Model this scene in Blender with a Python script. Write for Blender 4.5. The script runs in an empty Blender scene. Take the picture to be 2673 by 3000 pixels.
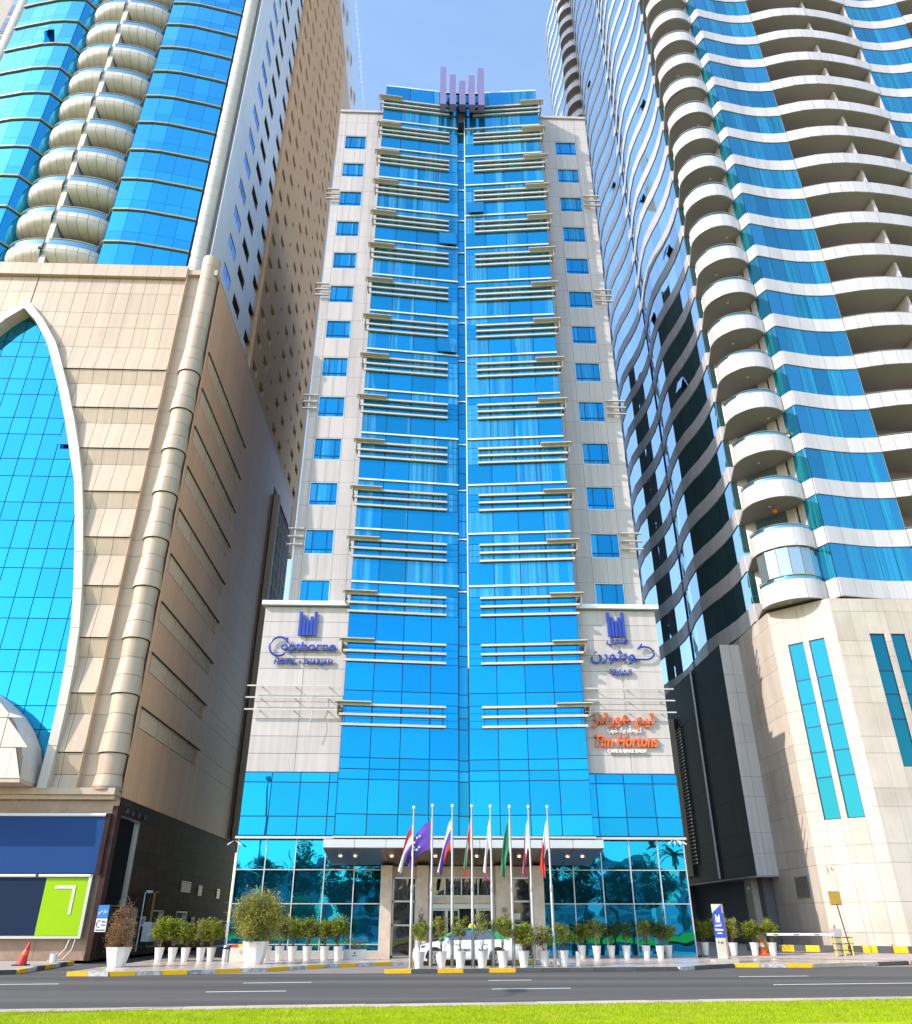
import bpy, bmesh, math, random
from mathutils import Vector, Matrix
random.seed(7)
R = math.radians
S = bpy.context.scene
COL = S.collection

# ------------------------------------------------------------------ camera
cam = bpy.data.cameras.new('camera')
cam.sensor_fit = 'VERTICAL'; cam.sensor_height = 24.0
cam.lens = 2270.0 / 3000.0 * 24.0
cam.clip_start = 0.1; cam.clip_end = 6000
cam_ob = bpy.data.objects.new('camera', cam); COL.objects.link(cam_ob)
cam_ob.location = (0, 0, 1.7)
cam_ob.rotation_euler = (R(90 + 27.8), 0, R(-1.9))
S.camera = cam_ob

# ------------------------------------------------------------------ sky, sun, exposure
SUN = Vector((1.0, 0.54, -0.787)).normalized()          # direction the light travels
W = bpy.data.worlds.new('World'); S.world = W; W.use_nodes = True
wn = W.node_tree.nodes; wl = W.node_tree.links
for n in list(wn): wn.remove(n)
wo = wn.new('ShaderNodeOutputWorld'); bg = wn.new('ShaderNodeBackground')
sky = wn.new('ShaderNodeTexSky'); sky.sky_type = 'NISHITA'; sky.sun_disc = False
sky.sun_elevation = math.asin(-SUN.z)
sky.sun_rotation = math.atan2(-SUN.x, -SUN.y)
sky.altitude = 0.0; sky.air_density = 1.5; sky.dust_density = 0.9; sky.ozone_density = 3.0
# thin high cloud veils spread over the whole dome
tc = wn.new('ShaderNodeTexCoord'); cmap = wn.new('ShaderNodeMapping'); cmap.inputs['Scale'].default_value = (1.0, 1.0, 2.2)
cnz = wn.new('ShaderNodeTexNoise'); cnz.inputs['Scale'].default_value = 2.3; cnz.inputs['Detail'].default_value = 5; cnz.inputs['Roughness'].default_value = .58; cnz.inputs['Distortion'].default_value = .6
crm = wn.new('ShaderNodeMapRange'); crm.inputs[1].default_value = .44; crm.inputs[2].default_value = .80; crm.inputs[3].default_value = 0.0; crm.inputs[4].default_value = .05
cmx = wn.new('ShaderNodeMix'); cmx.data_type = 'RGBA'; cmx.inputs[7].default_value = (4.6, 5.4, 6.4, 1)
wl.new(tc.outputs['Generated'], cmap.inputs[0]); wl.new(cmap.outputs[0], cnz.inputs['Vector']); wl.new(cnz.outputs[0], crm.inputs[0]); wl.new(crm.outputs[0], cmx.inputs[0]); wl.new(sky.outputs[0], cmx.inputs[6])
wl.new(cmx.outputs[2], bg.inputs[0]); bg.inputs[1].default_value = 0.15
wl.new(bg.outputs[0], wo.inputs[0])
sl = bpy.data.lights.new('sun', 'SUN'); sl.energy = 2.1; sl.angle = R(0.53); sl.color = (1.0, 0.925, 0.85)
so = bpy.data.objects.new('sun', sl); COL.objects.link(so)
so.rotation_euler = SUN.to_track_quat('-Z', 'Y').to_euler()
so.location = (-40, -30, 60)
VS = S.view_settings
VS.view_transform = 'Standard'; VS.look = 'None'; VS.exposure = 1.3; VS.gamma = 1.0
VS.use_curve_mapping = False
S.cycles.max_bounces = 8; S.cycles.glossy_bounces = 5; S.cycles.diffuse_bounces = 4
S.cycles.use_denoising = True
S.cycles.caustics_reflective = False; S.cycles.caustics_refractive = False

# ------------------------------------------------------------------ materials
def nodes(name):
    m = bpy.data.materials.new(name); m.use_nodes = True
    nt = m.node_tree
    for n in list(nt.nodes): nt.nodes.remove(n)
    out = nt.nodes.new('ShaderNodeOutputMaterial')
    return m, nt, out

def math_n(nt, op, a, b=None, clamp=False):
    n = nt.nodes.new('ShaderNodeMath'); n.operation = op; n.use_clamp = clamp
    for i, v in enumerate((a, b)):
        if v is None: continue
        if isinstance(v, (int, float)): n.inputs[i].default_value = v
        else: nt.links.new(v, n.inputs[i])
    return n.outputs[0]

def pos_scaled(nt, sc, src='Position'):
    if src == 'Position':
        g = nt.nodes.new('ShaderNodeNewGeometry'); o = g.outputs['Position']
    else:
        g = nt.nodes.new('ShaderNodeTexCoord'); o = g.outputs['Object']
    mp = nt.nodes.new('ShaderNodeMapping'); mp.inputs['Scale'].default_value = sc
    nt.links.new(o, mp.inputs[0]); return mp.outputs[0]

def noise_n(nt, vec, scale=1.0, detail=3.0, rough=.55):
    n = nt.nodes.new('ShaderNodeTexNoise'); n.inputs['Scale'].default_value = scale
    n.inputs['Detail'].default_value = detail; n.inputs['Roughness'].default_value = rough
    nt.links.new(vec, n.inputs['Vector']); return n.outputs[0]

def shade(nt, col, fac):      # colour * fac
    mx = nt.nodes.new('ShaderNodeVectorMath'); mx.operation = 'SCALE'
    if isinstance(col, tuple): mx.inputs[0].default_value = col[:3]
    else: nt.links.new(col, mx.inputs[0])
    nt.links.new(fac, mx.inputs['Scale']); return mx.outputs[0]

def mixcol(nt, fac, a, b):
    mx = nt.nodes.new('ShaderNodeMix'); mx.data_type = 'RGBA'
    if isinstance(fac, (int, float)): mx.inputs[0].default_value = fac
    else: nt.links.new(fac, mx.inputs[0])
    for i, c in ((6, a), (7, b)):
        if isinstance(c, tuple): mx.inputs[i].default_value = (*c[:3], 1)
        else: nt.links.new(c, mx.inputs[i])
    return mx.outputs[2]

def ramp(nt, v, lo, hi):
    n = nt.nodes.new('ShaderNodeMapRange'); n.inputs[1].default_value = lo; n.inputs[2].default_value = hi
    nt.links.new(v, n.inputs[0]); return n.outputs[0]

MATS = {}
def pm(name, col, rough=.5, metal=0.0, var=.05, n1=(1.2, .08), streak=0.0, bump=None, spec=.5, second=None, fine=None, coat=0.0, object_space=False, sub=0):
    """general painted / mineral surface: per-piece tone, soft blotches, rain streaks, fine relief"""
    m, nt, out = nodes(name); L = nt.links
    p = nt.nodes.new('ShaderNodeBsdfPrincipled')
    L.new(p.outputs[0], out.inputs[0])
    oi = nt.nodes.new('ShaderNodeObjectInfo')
    f = math_n(nt, 'MULTIPLY_ADD', oi.outputs['Random'], 2 * var); nt.nodes[-1].inputs[2].default_value = 1 - var
    sp = 'Object' if object_space else 'Position'
    nz = noise_n(nt, pos_scaled(nt, (n1[0],) * 3, sp), 1.0, 4)
    k = math_n(nt, 'MULTIPLY_ADD', nz, 2 * n1[1]); nt.nodes[-1].inputs[2].default_value = 1 - n1[1]
    f = math_n(nt, 'MULTIPLY', f, k)
    if streak:
        sn = noise_n(nt, pos_scaled(nt, (2.6, 2.6, .10)), 1.0, 5, .6)
        k = math_n(nt, 'MULTIPLY_ADD', ramp(nt, sn, .42, .72), -streak); nt.nodes[-1].inputs[2].default_value = 1.0
        f = math_n(nt, 'MULTIPLY', f, k)
    if fine:
        fn = noise_n(nt, pos_scaled(nt, (fine[0],) * 3, sp), 1.0, 2)
        k = math_n(nt, 'MULTIPLY_ADD', fn, 2 * fine[1]); nt.nodes[-1].inputs[2].default_value = 1 - fine[1]
        f = math_n(nt, 'MULTIPLY', f, k)
    c = col
    if second:
        sn = noise_n(nt, pos_scaled(nt, (second[1],) * 3, sp), 1.0, 3)
        c = mixcol(nt, ramp(nt, sn, .38, .62), col, second[0])
    L.new(shade(nt, c, f), p.inputs['Base Color'])
    p.inputs['Roughness'].default_value = rough; p.inputs['Metallic'].default_value = metal
    p.inputs['Specular IOR Level'].default_value = spec
    p.inputs['Coat Weight'].default_value = coat
    if sub: p.inputs['Subsurface Weight'].default_value = sub
    if bump:
        b = nt.nodes.new('ShaderNodeBump'); b.inputs['Strength'].default_value = bump[1]; b.inputs['Distance'].default_value = bump[2] if len(bump) > 2 else .02
        L.new(noise_n(nt, pos_scaled(nt, (bump[0],) * 3, sp), 1.0, 4), b.inputs['Height']); L.new(b.outputs[0], p.inputs['Normal'])
    MATS[name] = m; return m

def glass(name, tint, body, fac=.8, rough=.02, var=.12, wob=.03, wobscale=.5, curtain=None, fres=.15, graze=.75):
    """coated window glass: coloured mirror film over a dim tinted room; optional curtains behind it"""
    m, nt, out = nodes(name); L = nt.links
    oi = nt.nodes.new('ShaderNodeObjectInfo')
    f = math_n(nt, 'MULTIPLY_ADD', oi.outputs['Random'], 2 * var); nt.nodes[-1].inputs[2].default_value = 1 - var
    gl = nt.nodes.new('ShaderNodeBsdfAnisotropic') if False else nt.nodes.new('ShaderNodeBsdfGlossy')
    gl.inputs['Roughness'].default_value = rough
    lw0 = nt.nodes.new('ShaderNodeLayerWeight'); lw0.inputs['Blend'].default_value = .5
    gz_ = math_n(nt, 'MULTIPLY', math_n(nt, 'POWER', lw0.outputs['Facing'], 3.0), graze)
    L.new(shade(nt, mixcol(nt, gz_, tint, (.80, .90, 1.0)), f), gl.inputs['Color'])
    df = nt.nodes.new('ShaderNodeBsdfDiffuse')
    c = body
    if curtain:
        cn = noise_n(nt, pos_scaled(nt, (5.0, 5.0, .08)), 1.0, 4, .7)
        ctone = shade(nt, curtain, ramp(nt, cn, .25, .75))
        w2 = math_n(nt, 'FRACT', math_n(nt, 'MULTIPLY', oi.outputs['Random'], 17.3))
        sel = math_n(nt, 'GREATER_THAN', w2, .42)
        # curtains drawn part of the way across the pane
        edge = noise_n(nt, pos_scaled(nt, (.9, .9, .02)), 1.0, 1)
        sel = math_n(nt, 'MULTIPLY', sel, math_n(nt, 'GREATER_THAN', edge, .47))
        c = mixcol(nt, sel, body, ctone)
    if isinstance(c, tuple): df.inputs['Color'].default_value = (*c, 1)
    else: L.new(c, df.inputs['Color'])
    lw = nt.nodes.new('ShaderNodeLayerWeight'); lw.inputs['Blend'].default_value = .35
    fa = math_n(nt, 'MULTIPLY_ADD', lw.outputs['Facing'], fres, clamp=True); nt.nodes[-1].inputs[2].default_value = fac
    mx = nt.nodes.new('ShaderNodeMixShader'); L.new(fa, mx.inputs[0]); L.new(df.outputs[0], mx.inputs[1]); L.new(gl.outputs[0], mx.inputs[2])
    if wob:
        b = nt.nodes.new('ShaderNodeBump'); b.inputs['Strength'].default_value = wob; b.inputs['Distance'].default_value = .25
        L.new(noise_n(nt, pos_scaled(nt, (wobscale,) * 3), 1.0, 1.5), b.inputs['Height']); L.new(b.outputs[0], gl.inputs['Normal'])
    L.new(mx.outputs[0], out.inputs[0])
    MATS[name] = m; return m

def emit(name, col, s):
    m, nt, out = nodes(name); e = nt.nodes.new('ShaderNodeEmission'); e.inputs[0].default_value = (*col, 1); e.inputs[1].default_value = s
    nt.links.new(e.outputs[0], out.inputs[0]); MATS[name] = m; return m

# hotel
glass('h_glass', (.014, .34, .68), (.012, .17, .33), .55, .015, .22, .07, .22, curtain=(.14, .60, .76))
glass('h_glass_low', (.012, .295, .66), (.01, .18, .34), .76, .012, .14, .07, .22)
glass('h_lobby', (.018, .40, .80), (.006, .12, .20), .84, .012, .08, .05, .6)
glass('h_entry', (.24, .23, .22), (.02, .02, .025), .55, .02, .1, .08, .6)
pm('h_mull', (.012, .06, .14), .35, .3, 0)
pm('h_panel', (.55, .49, .47), .45, 0, .045, (.5, .06), .20)
pm('h_core', (.15, .15, .155), .8, 0, .05, (1, .08), 0, None, .2)  # darker than the panels: shade on the flanks is put into this grey
pm('h_bar', (.63, .56, .48), .4, .25, .05, (1.5, .08), .10)
pm('h_rail', (.82, .83, .84), .35, .2, .02)
pm('alu_white', (.62, .61, .63), .35, .35, .03)
pm('h_fin', (.25, .20, .36), .38, .35, .06, (.8, .12))
pm('travertine', (.64, .51, .41), .45, 0, .05, (2.5, .10), 0, None, .5, ((.54, .43, .35), 3.0))
pm('metal_soffit', (.22, .17, .14), .34, .7, .05, (.8, .06))
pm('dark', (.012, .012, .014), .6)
pm('granite_lt', (.42, .39, .37), .35, 0, .04, (3, .14), 0, None, .5, None, (40, .12))
pm('sign_blue', (.022, .055, .36), .3, .1, .03)
pm('sign_orange', (.80, .14, .03), .35, 0, .03)
pm('sign_white', (.82, .82, .80), .4, 0, .02)
emit('downlight', (1.0, .88, .68), 3.0)
# left tower
pm('cream', (.56, .425, .315), .45, .0, .06, (.4, .07), .15)
pm('cream_warm_lit', (.90, .50, .29), .40, .1, .05, (.5, .08), .10, None, .3)  # same cladding as the front, shade and warm bounced light mixed into the colour
pm('cream_white', (.66, .60, .53), .42, 0, .04, (.6, .07), .12)
pm('tower_white', (.88, .88, .93), .33, .1, .03, (.3, .05), .05)
pm('seam', (.10, .085, .07), .7)
glass('l_glass', (.04, .45, .76), (.01, .18, .34), .82, .012, .14, .05, .25)
glass('l_arch', (.03, .37, .66), (.01, .22, .36), .88, .012, .06, .03, .35)
glass('side_glass', (.10, .30, .80), (.02, .06, .14), .75, .03, .25, .03)
pm('band_metal', (.40, .37, .27), .4, .3, .05)
pm('mesh_panel', (.92, .66, .47), .5, .1, .04)
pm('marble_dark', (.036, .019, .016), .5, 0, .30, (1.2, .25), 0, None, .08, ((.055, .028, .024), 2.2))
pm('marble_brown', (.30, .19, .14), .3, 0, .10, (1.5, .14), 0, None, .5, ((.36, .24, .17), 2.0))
pm('board_blue', (.014, .055, .19), .5, 0, .0, (.25, .12), 0, None, .12)
pm('board_navy', (.010, .022, .055), .5, 0, .0, (.3, .10), 0, None, .12)
pm('board_green', (.29, .50, .006), .5, 0, .0, (.3, .05), 0, None, .15)
pm('trim_white', (.80, .80, .80), .3, 0, .0)
pm('steel', (.55, .55, .55), .28, .85, .04, (3, .06))
# brown tower behind
pm('brown_wall', (.86, .52, .29), .75, 0, .0, (.06, .07), .06, (8, .12, .02))
pm('grey_wall', (.42, .375, .345), .8, 0, .0, (.1, .07), .08)
glass('dim_glass', (.45, .50, .62), (.03, .035, .05), .55, .03, .3, .02)
# right tower
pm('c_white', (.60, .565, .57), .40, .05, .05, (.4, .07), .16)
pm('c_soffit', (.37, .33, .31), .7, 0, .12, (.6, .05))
pm('c_dark', (.024, .036, .050), .5, .0, .14, (.6, .10), 0, None, .15)
glass('c_glass', (.07, .34, .56), (.02, .18, .34), .58, .012, .24, .04, .4, curtain=(.04, .54, .70))
glass('c_glass_side', (.66, .83, .96), (.016, .16, .17), .76, .012, .16, .05, .5, curtain=(.06, .36, .36), graze=.95)
glass('c_slot', (.016, .17, .24), (.02, .20, .26), .85, .012, .05, .03, .3)
pm('limestone', (.53, .445, .375), .6, 0, .085, (.9, .07), .12, (6, .08, .01), .4, ((.58, .505, .435), .5), (18, .05))
pm('c_core', (.16, .16, .17), .8)
glass('rail_glass', (.30, .52, .62), (.10, .22, .28), .55, .02, .05, .02)
glass('clear_glaze', (.62, .70, .74), (.22, .27, .29), .45, .02, .15, .03)
# ground
pm('concrete', (.44, .41, .37), .85, 0, .10, (2.5, .12), 0, (30, .25, .01), .3, None, (60, .12))
pm('kerb_yellow', (.80, .46, .012), .6, 0, .08, (5, .18), 0, (30, .2, .01), .3, None, (30, .15))
pm('kerb_black', (.09, .088, .085), .7, 0, .15, (5, .2), 0, (30, .2, .01), .3, None, (30, .2))
pm('kerb_white', (.62, .60, .57), .7, 0, .10, (5, .25), 0, (30, .2, .01), .3, ((.35, .33, .31), 6), (30, .15))
pm('kerb_stone', (.50, .43, .33), .85, 0, .12, (3, .14), 0, (30, .3, .01), .3, None, (60, .14))
pm('paint_line', (.74, .73, .70), .7, 0, .05, (12, .14), 0, None, .3, None, (50, .12))
# small things
pm('pot_white', (.76, .74, .71), .42, 0, .05, (4, .12), .08)
pm('soil', (.05, .035, .025), .95)
pm('bark', (.20, .13, .085), .9, 0, .1, (10, .2))
pm('pole', (.36, .34, .32), .42, .35, .03, (5, .06))
pm('car_white', (.80, .80, .80), .22, 0, 0, (2, .02), 0, None, .5, None, None, .6)
pm('car_green', (.01, .28, .10), .25, 0, 0, (2, .02), 0, None, .5, None, None, .6)
glass('car_glass', (.55, .60, .62), (.015, .02, .022), .45, .02, .05, .0)
pm('rubber', (.015, .015, .016), .8)
pm('alloy', (.55, .55, .56), .3, .8)
pm('red', (.62, .02, .015), .35)
pm('orange', (.75, .13, .02), .5, 0, .05, (4, .12))
pm('yellow', (.85, .55, .01), .45, 0, .03, (4, .06))
pm('black', (.02, .02, .02), .5)
pm('purple_flag', (.12, .05, .38), .75); pm('red_flag', (.70, .03, .02), .75); pm('white_flag', (.80, .78, .76), .75)
pm('blue_flag', (.10, .07, .42), .75); pm('green_flag', (.02, .19, .09), .75); pm('black_flag', (.03, .025, .03), .75)
pm('maroon_flag', (.45, .06, .16), .75)
pm('info_blue', (.02, .20, .55), .4)
pm('plant_yellow', (.40, .24, .03), .6, 0, .05, (9, .3))

def leafmat(name, a, b, trans=.35):
    m, nt, out = nodes(name); L = nt.links
    g = nt.nodes.new('ShaderNodeNewGeometry')
    rnd = g.outputs['Random Per Island']
    c = mixcol(nt, rnd, a, b)
    nz = noise_n(nt, pos_scaled(nt, (3,) * 3), 1.0, 2)
    k = math_n(nt, 'MULTIPLY_ADD', nz, .7); nt.nodes[-1].inputs[2].default_value = .65
    c = shade(nt, c, k)
    d = nt.nodes.new('ShaderNodeBsdfPrincipled'); L.new(c, d.inputs['Base Color']); d.inputs['Roughness'].default_value = .5; d.inputs['Specular IOR Level'].default_value = .2
    t = nt.nodes.new('ShaderNodeBsdfTranslucent'); L.new(c, t.inputs[0])
    mx = nt.nodes.new('ShaderNodeMixShader'); mx.inputs[0].default_value = trans
    L.new(d.outputs[0], mx.inputs[1]); L.new(t.outputs[0], mx.inputs[2]); L.new(mx.outputs[0], out.inputs[0])
    MATS[name] = m
leafmat('leaf', (.17, .24, .02), (.42, .42, .06))
leafmat('leaf_dark', (.05, .11, .015), (.14, .21, .035))
leafmat('leaf_pale', (.24, .26, .05), (.48, .45, .13))
leafmat('leaf_dry', (.24, .13, .06), (.46, .30, .15))
leafmat('leaf_far', (.02, .045, .01), (.05, .085, .02))
leafmat('grass', (.25, .38, .006), (.56, .58, .025), .4)

def surf(name, fn):
    m, nt, out = nodes(name); p = nt.nodes.new('ShaderNodeBsdfPrincipled'); nt.links.new(p.outputs[0], out.inputs[0])
    fn(nt, p); MATS[name] = m
def f_asphalt(nt, p):
    L = nt.links
    big = noise_n(nt, pos_scaled(nt, (.10, .55, 1)), 1.0, 4)
    fine = noise_n(nt, pos_scaled(nt, (55,) * 3), 1.0, 2)
    lane = noise_n(nt, pos_scaled(nt, (.012, .55, 1)), 1.0, 2)
    f = math_n(nt, 'MULTIPLY_ADD', big, .5); nt.nodes[-1].inputs[2].default_value = .75
    g = math_n(nt, 'MULTIPLY_ADD', fine, .9); nt.nodes[-1].inputs[2].default_value = .55
    h = math_n(nt, 'MULTIPLY_ADD', ramp(nt, lane, .35, .65), .55); nt.nodes[-1].inputs[2].default_value = .72
    sp_ = noise_n(nt, pos_scaled(nt, (.7, .9, 1)), 1.0, 6, .7)
    h = math_n(nt, 'MULTIPLY', h, math_n(nt, 'SUBTRACT', 1.0, math_n(nt, 'MULTIPLY', ramp(nt, sp_, .60, .72), .22)))
    f = math_n(nt, 'MULTIPLY', math_n(nt, 'MULTIPLY', f, g), h)
    L.new(shade(nt, (.090, .080, .074), f), p.inputs['Base Color']); p.inputs['Roughness'].default_value = .82
    b = nt.nodes.new('ShaderNodeBump'); b.inputs['Strength'].default_value = .35; b.inputs['Distance'].default_value = .01
    L.new(fine, b.inputs['Height']); L.new(b.outputs[0], p.inputs['Normal'])
surf('asphalt', f_asphalt)
def f_tile(base, rough, sx, sy, ang=0.0, joint=.02, jcol=.55):
    def fn(nt, p):
        L = nt.links
        br = nt.nodes.new('ShaderNodeTexBrick'); br.offset = 0.0 if sx > .3 else .5
        br.inputs['Scale'].default_value = 1.0; br.inputs['Mortar Size'].default_value = joint * min(sx, sy); br.inputs['Brick Width'].default_value = sx; br.inputs['Row Height'].default_value = sy
        br.inputs['Color1'].default_value = (*[c * .93 for c in base], 1); br.inputs['Color2'].default_value = (*[min(1, c * 1.07) for c in base], 1)
        br.inputs['Mortar'].default_value = (*[c * jcol for c in base], 1)
        g = nt.nodes.new('ShaderNodeNewGeometry'); mp = nt.nodes.new('ShaderNodeMapping'); mp.inputs['Rotation'].default_value = (0, 0, ang)
        L.new(g.outputs['Position'], mp.inputs[0]); L.new(mp.outputs[0], br.inputs['Vector'])
        nz = noise_n(nt, pos_scaled(nt, (.9,) * 3), 1.0, 5, .65)
        k = math_n(nt, 'MULTIPLY_ADD', nz, .5); nt.nodes[-1].inputs[2].default_value = .74
        L.new(shade(nt, br.outputs[0], k), p.inputs['Base Color'])
        rr = math_n(nt, 'MULTIPLY_ADD', noise_n(nt, pos_scaled(nt, (1.4,) * 3), 1.0, 3), .35); nt.nodes[-1].inputs[2].default_value = rough
        L.new(rr, p.inputs['Roughness'])
        b = nt.nodes.new('ShaderNodeBump'); b.inputs['Strength'].default_value = .25; b.inputs['Distance'].default_value = .01; b.invert = True
        L.new(br.outputs['Fac'], b.inputs['Height']); L.new(b.outputs[0], p.inputs['Normal'])
    return fn
surf('forecourt', f_tile((.58, .47, .39), .10, .6, .6))
surf('paver', f_tile((.25, .22, .20), .7, .22, .11, .5))
surf('side_pave', f_tile((.46, .38, .34), .55, .4, .4))
def f_lawn(nt, p):
    L = nt.links
    nz = noise_n(nt, pos_scaled(nt, (.9, 2.2, 1)), 1.0, 5, .65)
    fn = noise_n(nt, pos_scaled(nt, (45, 30, 30)), 1.0, 3)
    c = mixcol(nt, ramp(nt, nz, .35, .68), (.21, .37, .003), (.43, .53, .006))
    dry = noise_n(nt, pos_scaled(nt, (.5, 1.1, 1)), 1.0, 6, .7)
    c = mixcol(nt, ramp(nt, dry, .50, .70), c, (.46, .40, .07))
    k = math_n(nt, 'MULTIPLY_ADD', fn, .9); nt.nodes[-1].inputs[2].default_value = .55
    L.new(shade(nt, c, k), p.inputs['Base Color']); p.inputs['Roughness'].default_value = .9; p.inputs['Specular IOR Level'].default_value = .05
surf('lawn', f_lawn)
def f_far(nt, p):
    p.inputs['Base Color'].default_value = (.30, .27, .23, 1); p.inputs['Roughness'].default_value = .95
surf('far_ground', f_far)
M = MATS

# ------------------------------------------------------------------ mesh helpers
class MB:
    """collects shapes in world coordinates; build() makes ONE mesh object"""
    def __init__(s): s.v = []; s.f = []; s.mi = []
    def add(s, vs, fs, mi=0):
        o = len(s.v); s.v += [tuple(p) for p in vs]
        for f in fs: s.f.append(tuple(i + o for i in f)); s.mi.append(mi)
    def box(s, x0, x1, y0, y1, z0, z1, mi=0):
        s.add([(x0, y0, z0), (x1, y0, z0), (x1, y1, z0), (x0, y1, z0), (x0, y0, z1), (x1, y0, z1), (x1, y1, z1), (x0, y1, z1)],
              [(0, 3, 2, 1), (4, 5, 6, 7), (0, 1, 5, 4), (1, 2, 6, 5), (2, 3, 7, 6), (3, 0, 4, 7)], mi)
    def slab(s, p0, p1, z0, z1, t=.04, off=0., mi=0):
        dx, dy = p1[0] - p0[0], p1[1] - p0[1]; l = math.hypot(dx, dy); nx, ny = dy / l, -dx / l
        a, b = off + t / 2, off - t / 2
        q = [(p0[0] + nx * a, p0[1] + ny * a), (p1[0] + nx * a, p1[1] + ny * a), (p1[0] + nx * b, p1[1] + ny * b), (p0[0] + nx * b, p0[1] + ny * b)]
        s.prism(q, z0, z1, mi)
    def prism(s, poly, z0, z1, mi=0, z0f=None, z1f=None):
        n = len(poly)
        s.add([(x, y, z0) for x, y in poly] + [(x, y, z1) for x, y in poly],
              [tuple(reversed(range(n))), tuple(range(n, 2 * n))] + [(i, (i + 1) % n, n + (i + 1) % n, n + i) for i in range(n)], mi)
    def quad(s, a, b, c, d, mi=0): s.add([a, b, c, d], [(0, 1, 2, 3)], mi)
    def tube(s, pts, r, n=8, mi=0, cap=True):
        pts = [Vector(p) for p in pts]; rs = r if isinstance(r, (list, tuple)) else [r] * len(pts)
        rings = []; up = Vector((0, 0, 1))
        for i, p in enumerate(pts):
            d = (pts[min(i + 1, len(pts) - 1)] - pts[max(i - 1, 0)]).normalized()
            ref = up if abs(d.dot(up)) < .95 else Vector((1, 0, 0))
            a = d.cross(ref).normalized(); b = a.cross(d).normalized()
            rings.append([p + (a * math.cos(2 * math.pi * k / n) + b * math.sin(2 * math.pi * k / n)) * rs[i] for k in range(n)])
        vs = [q for r_ in rings for q in r_]; fs = []
        for i in range(len(rings) - 1):
            for k in range(n): fs.append((i * n + k, i * n + (k + 1) % n, (i + 1) * n + (k + 1) % n, (i + 1) * n + k))
        if cap: fs += [tuple(reversed(range(n))), tuple(range((len(rings) - 1) * n, len(rings) * n))]
        s.add(vs, fs, mi)
    def lathe(s, prof, cx, cy, n=16, a0=0., a1=2 * math.pi, mi=0, square=False):
        full = abs(a1 - a0 - 2 * math.pi) < 1e-6; m = n if full else n + 1; vs = []; fs = []
        for r, z in prof:
            for k in range(m):
                a = a0 + (a1 - a0) * k / n; vs.append((cx + r * math.cos(a), cy + r * math.sin(a), z))
        for i in range(len(prof) - 1):
            for k in range(n): k2 = (k + 1) % m; fs.append((i * m + k, i * m + k2, (i + 1) * m + k2, (i + 1) * m + k))
        s.add(vs, fs, mi)
    def disc(s, c, r, n=16, axis='y', mi=0):
        vs = []
        for k in range(n):
            a = 2 * math.pi * k / n; u, w = r * math.cos(a), r * math.sin(a)
            vs.append((c[0] + u, c[1], c[2] + w) if axis == 'y' else ((c[0], c[1] + u, c[2] + w) if axis == 'x' else (c[0] + u, c[1] + w, c[2])))
        s.add(vs, [tuple(range(n))], mi)
    def mesh(s, name, mats, origin=(0, 0, 0), smooth=False, weld=False):
        me = bpy.data.meshes.new(name); o = origin
        me.from_pydata([(x - o[0], y - o[1], z - o[2]) for x, y, z in s.v], [], s.f)
        if isinstance(mats, str): mats = [mats]
        for k in mats: me.materials.append(M[k])
        if len(mats) > 1: me.polygons.foreach_set('material_index', s.mi)
        if weld:
            b = bmesh.new(); b.from_mesh(me); bmesh.ops.remove_doubles(b, verts=b.verts, dist=.0004); bmesh.ops.recalc_face_normals(b, faces=b.faces); b.to_mesh(me); b.free()
        if smooth:
            me.polygons.foreach_set('use_smooth', [True] * len(me.polygons))
            try: me.set_sharp_from_angle(angle=R(38))
            except Exception: pass
        me.update(); return me

UNIT = {}
def unit_box(mat):
    if mat not in UNIT:
        b = MB(); b.box(-.5, .5, -.5, .5, -.5, .5); UNIT[mat] = b.mesh('unit_' + mat, mat)
    return UNIT[mat]

WPOS = {}            # world position of every object (roots and parts are unrotated unless stated)
def link(o, parent=None, w=(0, 0, 0)):
    COL.objects.link(o)
    if parent is not None:
        o.parent = parent; pw = WPOS[parent.name]
        o.location = (w[0] - pw[0], w[1] - pw[1], w[2] - pw[2])
    else: o.location = w
    WPOS[o.name] = tuple(w); return o
def tag(o, label=None, cat=None, group=None, kind=None):
    if label: o['label'] = label
    if cat: o['category'] = cat
    if group: o['group'] = group
    if kind: o['kind'] = kind
    return o
def thing(name, label, cat, w, group=None):
    o = bpy.data.objects.new(name, None); o.empty_display_size = .3
    link(o, None, w); return tag(o, label, cat, group)
def part(name, mb, mats, parent, smooth=False, w=None, weld=False):
    w = w or WPOS[parent.name]
    return link(bpy.data.objects.new(name, mb.mesh(name, mats, w, smooth, weld)), parent, w)
def inst(name, me, parent, w, rot=0., scale=None, rx=0.):
    o = bpy.data.objects.new(name, me); link(o, parent, w)
    if rot or rx: o.rotation_euler = (rx, 0, rot)
    if scale: o.scale = scale
    return o
def box(name, mat, parent, x0, x1, y0, y1, z0, z1):
    return inst(name, unit_box(mat), parent, ((x0 + x1) / 2, (y0 + y1) / 2, (z0 + z1) / 2), 0, (x1 - x0, y1 - y0, z1 - z0))
def slab(name, mat, parent, p0, p1, z0, z1, t=.04, off=0., tilt=0., gap=0.):
    dx, dy = p1[0] - p0[0], p1[1] - p0[1]; l = math.hypot(dx, dy); nx, ny = dy / l, -dx / l
    w = ((p0[0] + p1[0]) / 2 + nx * off, (p0[1] + p1[1]) / 2 + ny * off, (z0 + z1) / 2)
    o = inst(name, unit_box(mat), parent, w, math.atan2(dy, dx) + (random.uniform(-tilt, tilt) if tilt else 0), (l - gap, t, z1 - z0 - gap), random.uniform(-tilt, tilt) if tilt else 0)
    return o
def stuff(o): o['kind'] = 'stuff'; return o
def lerp(a, b, t): return tuple(x + (y - x) * t for x, y in zip(a, b))
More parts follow.
